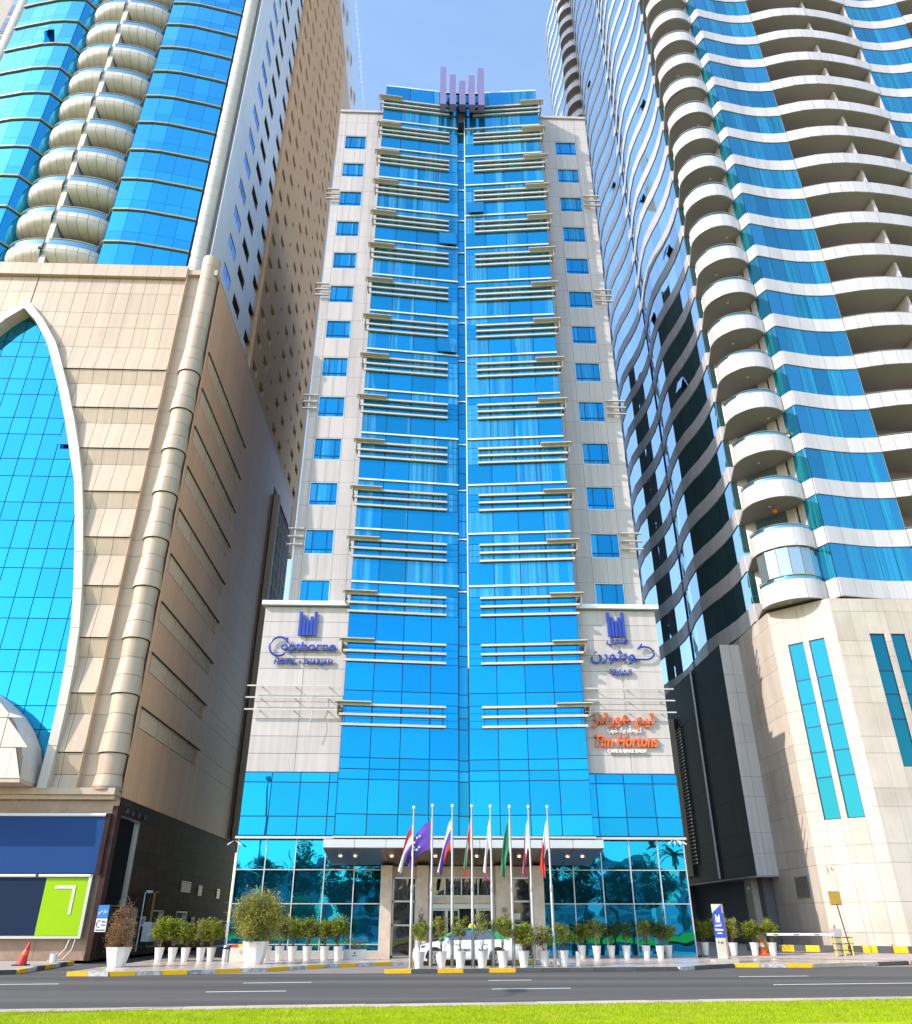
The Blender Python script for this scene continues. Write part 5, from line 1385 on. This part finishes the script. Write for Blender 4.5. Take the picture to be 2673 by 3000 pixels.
for x, d in ((-.28, 'left'), (3.7, 'right')):
    p = thing('planter', 'square slatted white planter with cone topiary %s of the entrance doors' % d, 'planter', (x, 40.7, G), 'topiary planters at the doors')
    b = MB(); b.prism([(x - .2, 40.5), (x + .2, 40.5), (x + .2, 40.9), (x - .2, 40.9)], G, G + .74); bx = part('box', b, 'pot_white', p)
    for q in range(5): 
        b = MB(); b.box(x - .235, x + .235, 40.465, 40.935, G + .04 + q * .145, G + .15 + q * .145); part('slat', b, 'pot_white', p)
    for nm, me in zip(('lower_foliage', 'lower_stems'), SH['ball']): inst(nm, me, p, (x, 40.7, G + .68))
    for nm, me in zip(('topiary', 'topiary_stems'), SH['cone']): inst(nm, me, p, (x, 40.7, G + 1.2))
p = thing('planter', 'low white trough with yellow flowers under the left lobby glass', 'planter', (-3.2, 40.3, G))
b = MB(); b.box(-3.72, -2.72, 40.1, 40.5, G, G + .40); part('trough', b, 'pot_white', p)
b = MB(); b.box(-3.25, -3.19, 40.09, 40.1, G + .22, G + .3); b.box(-3.32, -3.12, 40.09, 40.1, G + .14, G + .17); part('logo', b, 'black', p)
for nm, me in zip(('foliage', 'stems'), SH['yel']): inst(nm, me, p, (-3.22, 40.3, G + .36))
# ---- flagpoles and flags
def flag_mesh(length, hoist, spread, cols, zone, seed):
    """hanging flag: u runs along the fly, v down the hoist; folds in y"""
    nu, nv = 16, 12; rnd = random.Random(seed); ph = rnd.uniform(0, 6); b = MB()
    def P(u, v):
        x = -.04 - spread * 1.2 * (u ** .8) * (1 - .35 * v * u) ; z = -v * hoist * (1 - .62 * u) - length * 1.2 * u ** 1.15
        y = .07 * math.sin(5.5 * v + 4 * u + ph) * u + .05 * math.sin(13 * v + ph) * u
        x += .05 * math.sin(9 * v + 3 * u + ph) * u
        return (x, y, z)
    vs = [P(i / nu, j / nv) for j in range(nv + 1) for i in range(nu + 1)]
    for j in range(nv):
        for i in range(nu):
            a = j * (nu + 1) + i
            b.f.append((a, a + nu + 1, a + nu + 2, a + 1)); b.mi.append(zone((i + .5) / nu, (j + .5) / nv))
    b.v = vs; return b.mesh('cloth', cols, (0, 0, 0), True), P
def third(u, v): return 0 if v < .34 else (1 if v < .67 else 2)
FL = [
 ('black, red and white flag half hidden behind the purple one', 1.25, 1.0, .42, ['red_flag', 'white_flag', 'black_flag'], third),
 ('large purple flag with white stars, blown out to the left', 1.15, 1.1, .95, ['purple_flag'], lambda u, v: 0),
 ('white, blue and red striped flag hanging on the third pole', 1.5, 1.1, .42, ['white_flag', 'blue_flag', 'red_flag'], third),
 ('red, green and white flag hanging on the fourth pole', 1.45, 1.0, .20, ['green_flag', 'white_flag', 'red_flag'], lambda u, v: 2 if u < .3 else third(u, v)),
 ('pale flag with dark red edging on the fifth pole', 1.55, 1.0, .18, ['white_flag', 'maroon_flag'], lambda u, v: 1 if u > .55 and v > .4 else 0),
 ('plain dark green flag on the sixth pole', 1.5, 1.1, .30, ['green_flag'], lambda u, v: 0),
 ('white and maroon flag on the seventh pole', 1.5, 1.0, .22, ['white_flag', 'maroon_flag'], lambda u, v: 1 if u > .38 else 0),
 ('white and red flag on the rightmost pole', 1.45, 1.0, .24, ['white_flag', 'red_flag'], lambda u, v: 1 if u > .42 else 0)]
px = [-.60, .16, .97, 1.76, 2.53, 3.32, 4.10, 4.89]
b = MB(); b.tube([(0, 0, 0), (0, 0, 2.7), (0, 0, 2.72), (0, 0, 5.66)], [.062, .06, .045, .036], 12); b.lathe([(.062, 2.55), (.066, 2.6), (.066, 2.78), (.046, 2.84)], 0, 0, 12); POLE = b.mesh('pole', 'pole', (0, 0, 0), True)
b = MB(); b.lathe([(.0, 5.64), (.05, 5.66), (.06, 5.71), (.05, 5.76), (0, 5.78)], 0, 0, 12); FIN = b.mesh('finial', 'trim_white', (0, 0, 0), True)
b = MB(); b.lathe([(0, .0), (.10, 0), (.10, .02), (.065, .03)], 0, 0, 12); BAS = b.mesh('base_plate', 'steel')
for i, x in enumerate(px):
    y = 33.45 + .11 * x * .5 + .15
    fp = thing('flagpole', 'tall grey steel flagpole, %s from the left in front of the entrance' % ORD[i], 'flagpole', (x, y, G), 'flagpoles before the entrance')
    zs_ = 1.0 if i else .985
    for nm, me in (('pole', POLE), ('finial', FIN), ('base_plate', BAS)):
        o = inst(nm, me, fp, (x, y, G)); o.scale = (1, 1, zs_)
    lab, ln, ho, sp_, cols_, zone = FL[i]
    me, P = flag_mesh(ln, ho, sp_, cols_, zone, i)
    zt_ = 5.30 if i else 5.05
    fg = thing('flag', lab, 'flag', (x - .03, y, zt_), 'flags on the poles')
    inst('cloth', me, fg, (x - .03, y, zt_))
    b = MB(); b.tube([(x - .045, y, zt_ + .05), (x - .05, y, zt_ - ho - .1)], .008, 5); part('halyard', b, 'trim_white', fg)
    if i == 1:
        for (u, v) in ((.50, .30), (.56, .42), (.56, .55), (.48, .66), (.36, .68), (.30, .30), (.40, .22)):
            q = P(u, v); s_ = MB(); pts = []
            for k in range(10): rr = .055 if k % 2 == 0 else .023; a = math.pi / 2 + k * math.pi / 5; pts.append((x - .03 + q[0] + rr * math.cos(a), y + q[1] - .03, zt_ + q[2] + rr * math.sin(a)))
            s_.add(pts, [tuple(range(10))]); part('star', s_, 'white_flag', fg)
# ---- taxi
def taxi():
    X0, Y0 = 1.75, 38.75
    t = thing('taxi', 'white taxi sedan with green roof parked before the entrance', 'car', (X0, Y0, .006))
    L_ = [(-2.34, .30, .52, .60), (-2.28, .22, .64, .72), (-2.05, .18, .73, .82), (-1.6, .18, .84, .87), (-1.05, .18, .93, .89), (-.3, .18, .955, .89), (.6, .18, .965, .89), (1.3, .18, .985, .89), (1.75, .20, 1.0, .87), (2.15, .24, 1.0, .83), (2.33, .32, .92, .76), (2.38, .42, .80, .70)]
    def sec(x, zb, zt_, hw):
        zs = zb + (zt_ - zb) * .62
        return [(x, -hw * .93, zb), (x, -hw * 1.0, zb + .12), (x, -hw * 1.01, zs), (x, -hw * .955, zt_ - .05), (x, -hw * .86, zt_), (x, -hw * .4, zt_ + .025), (x, hw * .4, zt_ + .025), (x, hw * .86, zt_), (x, hw * .955, zt_ - .05), (x, hw * 1.01, zs), (x, hw * 1.0, zb + .12), (x, hw * .93, zb)]
    b = MB(); rings = [sec(*s) for s in L_]; n = 12; vs = [p for r in rings for p in r]
    fs = [(i * n + k, i * n + (k + 1) % n, (i + 1) * n + (k + 1) % n, (i + 1) * n + k) for i in range(len(rings) - 1) for k in range(n)] + [tuple(range(n)), tuple(reversed(range((len(rings) - 1) * n, len(rings) * n)))]
    b.add([(X0 + x, Y0 + y, z) for x, y, z in vs], [tuple(reversed(f)) for f in fs]); part('body', b, 'car_white', t, True, weld=True)
    # greenhouse
    base = [(-1.12, .80), (1.72, .78)]; roof = [(-.28, .60), (.92, .58)]
    def gh(zb, zt_): 
        return [(-1.18, -.78, zb), (1.78, -.76, zb), (1.78, .76, zb), (-1.18, .78, zb), (-.25, -.60, zt_), (.88, -.58, zt_), (.88, .58, zt_), (-.25, .60, zt_)]
    v = gh(.93, 1.36); b = MB(); b.add([(X0 + x, Y0 + y, z) for x, y, z in v], [(0, 1, 5, 4), (1, 2, 6, 5), (2, 3, 7, 6), (3, 0, 4, 7)]); part('glasshouse', b, 'car_glass', t)
    b = MB()                                         # green roof shell and pillars
    b.add([(X0 + x, Y0 + y, z) for x, y, z in ((-.34, -.63, 1.345), (.2, -.64, 1.375), (.95, -.61, 1.345), (.95, .61, 1.345), (.2, .64, 1.375), (-.34, .63, 1.345), (-.26, -.5, 1.40), (.25, -.5, 1.44), (.88, -.48, 1.40), (.88, .48, 1.40), (.25, .5, 1.44), (-.26, .5, 1.40))],
          [(0, 1, 7, 6), (1, 2, 8, 7), (6, 7, 10, 11), (7, 8, 9, 10), (2, 3, 9, 8), (5, 0, 6, 11), (3, 4, 10, 9), (4, 5, 11, 10)])
    for s_ in (-1, 1):
        for (xa, xb, wa, wb) in ((-1.2, -.32, .80, .635), (1.8, .93, .775, .615)):
            b.tube([(X0 + xa, Y0 + s_ * wa, .945), (X0 + xb, Y0 + s_ * wb, 1.35)], [.06, .045], 6)
        b.tube([(X0 + .28, Y0 + s_ * .80, .955), (X0 + .30, Y0 + s_ * .635, 1.36)], .035, 6)
    b.add([(X0 + x, Y0 + y, z) for x, y, z in ((1.82, -.77, .96), (1.30, -.79, .97), (.95, -.63, 1.34), (1.0, -.61, 1.34))], [(0, 1, 2, 3)])
    part('green_roof', b, 'car_green', t, True)
    b = MB(); b.add([(X0 + x, Y0 + y, z) for x, y, z in ((.08, -.30, 1.43), (.40, -.30, 1.43), (.40, .30, 1.43), (.08, .30, 1.43), (.14, -.24, 1.57), (.34, -.24, 1.57), (.34, .24, 1.57), (.14, .24, 1.57))], [(0, 1, 5, 4), (1, 2, 6, 5), (2, 3, 7, 6), (3, 0, 4, 7), (4, 5, 6, 7)]); part('taxi_sign', b, 'yellow', t)
    for xw in (-1.40, 1.30):
        for s_ in (-1, 1):
            cy = Y0 + s_ * .80
            b = MB(); ns = 26; y0, y1 = cy - s_ * .10, cy + s_ * .115
            for r_, ya, yb in ((.322, y0, y1),):
                ring_ = [(X0 + xw + r_ * math.cos(2 * math.pi * k / ns), .322 + r_ * math.sin(2 * math.pi * k / ns)) for k in range(ns)]
                b.add([(x, ya, z + .006) for x, z in ring_] + [(x, yb, z + .006) for x, z in ring_], [(k, (k + 1) % ns, ns + (k + 1) % ns, ns + k) for k in range(ns)] + [tuple(range(ns, 2 * ns)), tuple(reversed(range(ns)))])
            wh = part('wheel', b, 'rubber', t)
            b = MB(); yf = y1 + s_ * .006
            b.disc((X0 + xw, yf, .328), .225, 24, 'y', 1)
            for k in range(7):
                a = 2 * math.pi * k / 7; ca, sa = math.cos(a), math.sin(a)
                p = lambda r_, w_: (X0 + xw + ca * r_ - sa * w_, yf + s_ * .008, .328 + sa * r_ + ca * w_)
                b.add([p(.03, -.03), p(.22, -.045), p(.22, .045), p(.03, .03)], [(0, 1, 2, 3)], 0)
            rg_ = [(X0 + xw + .225 * math.cos(2 * math.pi * k / 24), yf, .328 + .225 * math.sin(2 * math.pi * k / 24)) for k in range(25)]
            b.tube(rg_, .014, 5, 0, False); part('rim', b, ['alloy', 'black'], wh)
            b = MB(); ar = [(X0 + xw + .37 * math.cos(R(a)), cy + s_ * .095, .31 + .37 * math.sin(R(a))) for a in range(-5, 186, 10)]; b.tube(ar, .03, 6); b.add([(x, y - s_ * .012, z) for x, y, z in ar], [tuple(range(len(ar)))]); part('wheel_arch', b, 'black', t)
    for s_ in (-1, 1):
        b = MB(); b.add([(X0 + x, Y0 + s_ * y, z) for x, y, z in ((-2.30, .60, .62), (-1.75, .878, .80), (-1.9, .85, .70), (-2.28, .66, .56))], [(0, 1, 2, 3)]); part('headlight', b, 'car_glass', t)
        b = MB(); b.add([(X0 + x, Y0 + s_ * y, z) for x, y, z in ((1.98, .868, .95), (2.33, .76, .93), (2.36, .74, .80), (2.02, .872, .82))], [(0, 1, 2, 3)]); part('tail_light', b, 'red', t)
        for xd in (-.55, .62): box('door_handle', 'alu_white', t, X0 + xd, X0 + xd + .2, Y0 + s_ * .905 - .015, Y0 + s_ * .905 + .015, .80, .825)
    for xd in (-.98, .28, 1.02):
        b = MB(); b.box(X0 + xd, X0 + xd + .012, Y0 - .906, Y0 - .89, .3, .9); part('door_seam', b, 'black', t)
    b = MB(); b.box(X0 - .98, X0 - .82, Y0 - 1.02, Y0 - .88, .93, 1.05); part('mirror', b, 'car_white', t)
    b = MB(); b.box(X0 - 1.0, X0 + 1.0, Y0 - .89, Y0 - .87, .18, .24); part('sill', b, 'black', t)
    inst('lettering', text_mesh('citytaxi', .16, .002, 'black', 0, .003, 1, .52), t, (X0 - .42, Y0 - .915, .56))
    inst('lettering', text_mesh('\uFE94\uFEE8\uFEF3\uFEAA\uFEE4\uFEDF\uFE8D', .16, .002, 'black', 0, .003, 1, .4), t, (X0 + .45, Y0 - .915, .56))
taxi()
# ---- pylon sign
py = thing('pylon_sign', 'blue and grey pylon sign with white lettering at the right kerb', 'sign', (12.5, 37.5, G))
b = MB(); b.box(12.05, 13.05, 36.95, 37.75, G, G + .12); part('plinth', b, 'concrete', py)
prof = [(12.30, 37.3), (12.66, 37.12), (12.86, 37.45), (12.50, 37.62)]
b = MB(); b.prism(prof, G + .12, 2.33); part('column', b, 'steel', py)
def pyface(p, q, z0, z1, mat, nm, off=.008):
    b = MB(); b.slab(p, q, z0, z1, .01, off); return part(nm, b, mat, py)
pyface(prof[0], prof[1], 1.05, 1.98, 'sign_blue', 'blue_panel'); pyface(prof[1], prof[2], 1.05, 1.98, 'sign_blue', 'blue_panel')
dx, dy = prof[1][0] - prof[0][0], prof[1][1] - prof[0][1]; ll = math.hypot(dx, dy); nn_ = (dy / ll, -dx / ll); o_ = .013
b = MB(); b.add([(prof[0][0] + nn_[0] * o_, prof[0][1] + nn_[1] * o_, 1.98), (prof[1][0] + nn_[0] * o_, prof[1][1] + nn_[1] * o_, 1.98), (prof[1][0] + nn_[0] * o_, prof[1][1] + nn_[1] * o_, 2.31)], [(0, 1, 2)]); part('blue_wedge', b, 'sign_blue', py)
ang = math.atan2(dy, dx)
def pytext(s, u, z, size, width, mat, shear=0):
    q = lerp(prof[0], prof[1], u); o = inst('lettering', text_mesh(s, size, .003, mat, shear, .004, 1, width), py, (q[0] + nn_[0] * .02, q[1] + nn_[1] * .02, z), ang); return o
for k, f in enumerate((1.0, .8, .63, .8, 1.0)):
    a, c = lerp(prof[0], prof[1], .30 + k * .09), lerp(prof[0], prof[1], .30 + k * .09 + .07); b = MB(); b.slab(a, c, 1.63, 1.63 + .30 * f, .008, .018); part('logo_bar', b, 'trim_white', py)
pytext('\uFEE5\uFEAD\uFEEE\uFE9C\uFE91\uFEEE\uFEDB', .15, 1.50, .13, .28, 'trim_white'); pytext('Copthorne', .12, 1.32, .12, .32, 'trim_white'); pytext('HOTEL', .3, 1.20, .06, .2, 'trim_white'); pytext('P AI', .25, .82, .14, .2, 'black')
# ---- cones, bucket, bins, bollard
def cone(x, y, z, h, r, label, mats=('orange', 'pot_white'), lean=0):
    c = thing('traffic_cone', label, 'traffic cone', (x, y, z), 'traffic cones')
    b = MB(); b.lathe([(r, .04), (r * .72, h * .35), (r * .62, h * .5), (r * .18, h), (0, h)], 0, 0, 14); m_ = b.mesh('cone', mats[0], (0, 0, 0), True); o = inst('cone', m_, c, (x, y, z)); o.rotation_euler[1] = lean
    b = MB(); b.lathe([(r * .665, h * .46), (r * .46, h * .68)], 0, 0, 14); b.v = [(px_ * 1.03, py_ * 1.03, pz_) for px_, py_, pz_ in b.v]; o = inst('collar', b.mesh('collar', mats[1], (0, 0, 0), True), c, (x, y, z)); o.rotation_euler[1] = lean
    b = MB(); b.box(-r * 1.25, r * 1.25, -r * 1.25, r * 1.25, 0, .04); inst('foot', b.mesh('foot', 'black' if lean else mats[0]), c, (x, y, z))
cone(-15.85, 35.6, .145, .80, .20, 'faded red cone leaning on the pavement at the far left', ('red', 'orange'), R(12))
cone(16.5, 43.2, .2, .78, .24, 'orange cone with white collar between two planters on the right')
p = thing('bucket', 'small white bucket standing on the pavement under the green board', 'bucket', (-15.75, 38.3, .145))
b = MB(); b.lathe([(0, 0), (.13, 0), (.16, .30), (.15, .30), (.12, .02)], 0, 0, 16); inst('pail', b.mesh('pail', 'pot_white', (0, 0, 0), True), p, (-15.75, 38.3, .145))
b = MB(); b.tube([(.16 * math.cos(R(a)), 0, .28 + .1 * math.sin(R(a))) for a in range(0, 181, 20)], .006, 5); inst('handle', b.mesh('handle', 'steel'), p, (-15.75, 38.3, .145))
p = thing('litter_bin', 'cream box bin with red and yellow top beside the big round planter', 'bin', (-8.15, 38.7, G))
b = MB(); b.box(-8.42, -7.75, 38.5, 39.0, G, G + .52); part('box', b, 'cream_white', p)
b = MB(); b.box(-8.38, -8.1, 38.52, 38.98, G + .52, G + .64); part('red_top', b, 'red', p)
b = MB(); b.box(-8.1, -7.78, 38.52, 38.98, G + .52, G + .64); part('yellow_top', b, 'yellow', p)
b = MB(); b.disc((-7.95, 38.49, G + .36), .08, 14, 'y'); part('badge', b, 'granite_lt', p)
p = thing('litter_bin', 'round steel bin at the corner of the left lobby', 'bin', (-8.65, 38.75, G)); b = MB(); b.lathe([(0, 0), (.15, 0), (.15, .56), (.13, .60), (0, .60)], -8.65, 38.75, 16); b.v = [(x, y, z + G) for x, y, z in b.v]; part('drum', b, 'steel', p, True)
b = MB(); b.lathe([(.155, G + .46), (.155, G + .54)], -8.65, 38.75, 16); part('rim_band', b, 'black', p)
p = thing('bollard', 'low slanted grey bollard at the right end of the flagpole row', 'bollard', (5.8, 34.1, G))
b = MB(); b.prism([(5.74, 34.03), (5.86, 34.03), (5.86, 34.17), (5.74, 34.17)], G, G + .40); b.add([(5.74, 34.03, G + .4), (5.86, 34.03, G + .4), (5.86, 34.17, G + .4), (5.74, 34.17, G + .4), (5.74, 34.05, G + .5), (5.80, 34.05, G + .5), (5.80, 34.15, G + .5), (5.74, 34.15, G + .5)], [(0, 1, 5, 4), (1, 2, 6, 5), (2, 3, 7, 6), (3, 0, 4, 7), (4, 5, 6, 7)]); part('post', b, 'alu_white', p)
b = MB(); b.lathe([(0, G + .005), (.11, G + .005), (.11, G + .03), (.07, G + .035)], 5.8, 34.1, 12); part('foot', b, 'steel', p)
# ---- barrier, lamp board, cage and striped kerb by the limestone wall
kerb('kerb', 'black and yellow striped kerb along the foot of the limestone wall', [(16.6, 45.6), (19.3, 44.6), (22.6, 42.4), (24.6, 42.1)], .30, .30, .2, ['kerb_black', 'kerb_yellow'], .62)
p = thing('parking_barrier', 'white boom barrier with grey housing before the limestone wall', 'barrier', (19.8, 42.1, .3))
b = MB(); b.box(19.65, 20.05, 41.95, 42.25, .3, 1.35); part('housing', b, 'granite_lt', p)
b = MB(); b.box(16.4, 19.65, 42.0, 42.06, 1.06, 1.16); part('boom', b, 'trim_white', p)
for x in (16.7, 17.7, 18.7): box('reflector', 'black', p, x, x + .25, 41.99, 42.0, 1.09, 1.12)
b = MB(); b.lathe([(.05, 1.35), (.05, 1.5), (.0, 1.52)], 19.8, 42.1, 10); part('beacon', b, 'marble_brown', p)
p = thing('guard_cage', 'yellow and black pipe guard in front of the barrier housing', 'guard rail', (19.9, 41.8, .3))
b = MB()
for z in (.45, .72, .98): b.tube([(19.4, 41.75, z), (20.4, 41.75, z)], .03, 6)
part('rail', b, 'kerb_black', p)
b = MB()
for x in (19.5, 19.9, 20.3): b.tube([(x, 41.75, .2), (x, 41.75, 1.02)], .035, 6)
part('post', b, 'yellow', p)
p = thing('lamp_board', 'square amber board on a thin dark pole at the limestone wall', 'sign', (20.35, 42.0, .3))
b = MB(); b.tube([(20.35, 42.0, .2), (20.1, 42.0, 2.4)], .035, 8); part('pole', b, 'seam', p)
b = MB(); b.box(19.82, 20.32, 41.9, 41.98, 2.4, 2.95); part('board', b, 'plant_yellow', p)
b = MB(); b.box(19.79, 20.35, 41.98, 42.02, 2.37, 2.98); part('frame', b, 'marble_brown', p)
p = thing('marker_post', 'short leaning yellow marker post at the start of the striped kerb', 'bollard', (17.0, 43.6, .2)); b = MB(); b.add([(17.0, 43.58, .2), (17.12, 43.58, .2), (16.9, 43.58, .86), (16.78, 43.58, .86), (17.0, 43.64, .2), (17.12, 43.64, .2), (16.9, 43.64, .86), (16.78, 43.64, .86)], [(0, 1, 2, 3), (5, 4, 7, 6), (0, 4, 5, 1), (1, 5, 6, 2), (2, 6, 7, 3), (3, 7, 4, 0)]); part('blade', b, 'yellow', p)
b = MB(); b.box(16.9, 17.22, 43.5, 43.72, .17, .2); part('foot', b, 'black', p)
# ---- cameras
def camset(x, y, z, label, dirs):
    p = thing('security_camera', label, 'camera', (x, y, z), 'security cameras')
    for k, (dx_, dy_) in enumerate(dirs):
        q = (x + dx_ * .18 + k * .12, y + dy_ * .18, z - .1)
        b = MB(); b.tube([(x + k * .1, y, z), q], .012, 5); part('arm', b, 'trim_white', p)
        b = MB(); b.tube([q, (q[0] + dx_ * .18, q[1] + dy_ * .18, q[2] - .10)], [.035, .032], 8); part('housing', b, 'trim_white', p)
camset(-9.62, 41.9, 5.2, 'pair of white cameras at the left corner of the lobby', [(-.6, -.8), (.8, -.6)])
camset(12.3, 41.9, 5.28, 'cluster of cameras at the right corner of the lobby', [(-.8, -.6), (-.3, -.9), (.3, -.9), (.8, -.5)])
camset(*onch(3.3), 4.4, 'cluster of white cameras on the limestone chamfer', [(-.8, -.6), (-.2, -.9), (.4, -.9)])
camset(19.9, 52.8, 3.6, 'dome camera hanging under the dark side block', [(-.3, -.9)])
# ---- street lamp left of the view; its long shadow falls across the road
p = thing('street_lamp', 'tall street lamp left of the view whose shadow crosses the road', 'street lamp', (-13.6, 14.4, .13))
b = MB(); b.tube([(-13.6, 14.4, .1), (-13.6, 14.4, 11.8)], [.11, .06], 10); part('pole', b, 'pole', p)
b = MB(); b.tube([(-13.6, 14.4, 11.8), (-13.4, 14.9, 12.2), (-13.3, 16.0, 12.4)], .04, 8); part('arm', b, 'pole', p)
b = MB(); b.box(-13.5, -13.1, 15.8, 16.9, 12.32, 12.5); part('head', b, 'steel', p)

# ---- lawn blades
import numpy as np
rng = np.random.default_rng(3); n = 130000
X = rng.uniform(-12, 12, n); Y = rng.uniform(15.0, 18.98 + .05 * np.sin(X * 3.1) + .06 * np.sin(X * 7.7), n) + SL * X; a = rng.uniform(0, 6.283, n); h = rng.uniform(.015, .05, n) * (.6 + .8 * rng.random(n)); wd = .006
v = np.zeros((n, 3, 3)); v[:, 0] = np.stack([X - wd * np.cos(a), Y - wd * np.sin(a), np.full(n, .125)], 1); v[:, 1] = np.stack([X + wd * np.cos(a), Y + wd * np.sin(a), np.full(n, .125)], 1)
v[:, 2] = np.stack([X + rng.normal(0, .014, n), Y + rng.normal(0, .014, n), .125 + h], 1)
me = bpy.data.meshes.new('grass'); me.vertices.add(3 * n); me.loops.add(3 * n); me.polygons.add(n)
me.vertices.foreach_set('co', v.astype(np.float32).ravel()); me.loops.foreach_set('vertex_index', np.arange(3 * n, dtype=np.int32)); me.polygons.foreach_set('loop_start', np.arange(0, 3 * n, 3, dtype=np.int32))
me.materials.append(M['grass']); me.update(calc_edges=True); me.validate()
o = link(bpy.data.objects.new('grass', me), None, (0, 0, 0)); tag(o, 'short bright green grass in the foreground lawn', 'grass', None, 'stuff')

# ---- across the road behind the camera: trees and blocks that the glass mirrors
def tree(x, y, h, w, seed, label, palm=False):
    t = thing('palm_tree' if palm else 'shade_tree', label, 'tree', (x, y, .1), 'trees mirrored in the glass')
    rnd = random.Random(seed); b = MB()
    if palm:
        b.tube([(x, y, .05), (x + .1, y, h * .5), (x + .2, y, h)], [.22, .17, .14], 8); part('trunk', b, 'bark', t)
        c = MB()
        for k in range(26):
            a = 2 * math.pi * k / 26 + rnd.uniform(-.1, .1); e = rnd.uniform(-.3, 1.1); ln = rnd.uniform(1.8, 2.6)
            prev = Vector((x + .2, y, h)); d = Vector((math.cos(a) * math.cos(e), math.sin(a) * math.cos(e), math.sin(e)))
            for s_ in range(7):
                nxt = prev + d * ln / 7; sd = d.cross(Vector((0, 0, 1))).normalized() * .32 * (1 - s_ / 9)
                for sg_ in (-1, 1): c.add([prev, nxt, nxt + sd * sg_ - Vector((0, 0, .12)), prev + sd * sg_ - Vector((0, 0, .1))], [(0, 1, 2, 3)])
                prev = nxt; d = (d + Vector((0, 0, -.16))).normalized()
        part('crown', c, 'leaf_far', t)
    else:
        b.tube([(x, y, .05), (x, y, h * .35), (x + .1, y, h * .6)], [.2, .16, .08], 8)
        for k in range(5): a = k * 1.26; b.tube([(x, y, h * .33), (x + math.cos(a) * w * .3, y + math.sin(a) * w * .3, h * .7)], [.1, .03], 6)
        part('trunk', b, 'bark', t)
        pts = []
        for c_ in range(46):
            u = Vector((rnd.gauss(0, 1), rnd.gauss(0, 1), rnd.gauss(0, 1))).normalized() * rnd.uniform(.45, 1)
            cx, cy, cz = x + u.x * w * .5, y + u.y * w * .5, h * .66 + u.z * h * .34
            for _ in range(60): pts.append((cx + rnd.gauss(0, .35), cy + rnd.gauss(0, .35), cz + rnd.gauss(0, .3)))
        c = MB(); leaf_cloud(c, pts, .42, rnd); part('crown', c, 'leaf_far', t)
TR = [(-23.0, -15, 8.6, 5.0, 0), (-18.6, -14, 9.0, 5.0, 0), (-14.6, -16, 9.4, 4.6, 0), (-10.2, -13, 7.4, 4.6, 0), (-6.4, -14, 8.8, 4.6, 0), (13.4, -12, 9.0, 4.8, 0), (17.6, -13, 8.4, 4.4, 0), (22.0, -15, 7.4, 5.0, 0), (26.6, -14, 8.0, 4.2, 0), (29.5, -16, 9.0, 3, 1), (32.8, -15, 7.6, 3, 1)]
for i, (x, y, h, w, pl) in enumerate(TR):
    side = 'left' if x < 0 else 'right'; k = i if x < 0 else i - 5
    tree(x, y, h, w, 100 + i, '%s across the road, mirrored in the %s lobby glass, %s from the left' % ('palm' if pl else 'leafy tree', side, ORD[k]), bool(pl))
BLK = [(-52, -120, 16, 10, 'low grey'), (-34, -130, 14, 14, 'tall grey'), (-14, -125, 18, 11, 'broad grey'), (6, -140, 22, 9, 'lowest wide'), (30, -120, 15, 11, 'square grey'), (50, -135, 16, 15, 'tallest grey'), (70, -120, 16, 12, 'end grey')]
for i, (x, y, wd_, h, d) in enumerate(BLK):
    p = thing('far_block', '%s block far across the road, mirrored faintly in the lobby glass' % d, 'building', (x, y, 0), 'far blocks mirrored in the glass')
    b = MB(); b.box(x - wd_ / 2, x + wd_ / 2, y - 12, y, 0, h); part('wall', b, 'grey_wall', p)
    for r in range(int(h / 3.4)): box('window_band', 'dim_glass', p, x - wd_ / 2 + 1, x + wd_ / 2 - 1, y, y + .1, 1.2 + r * 3.4, 2.8 + r * 3.4)
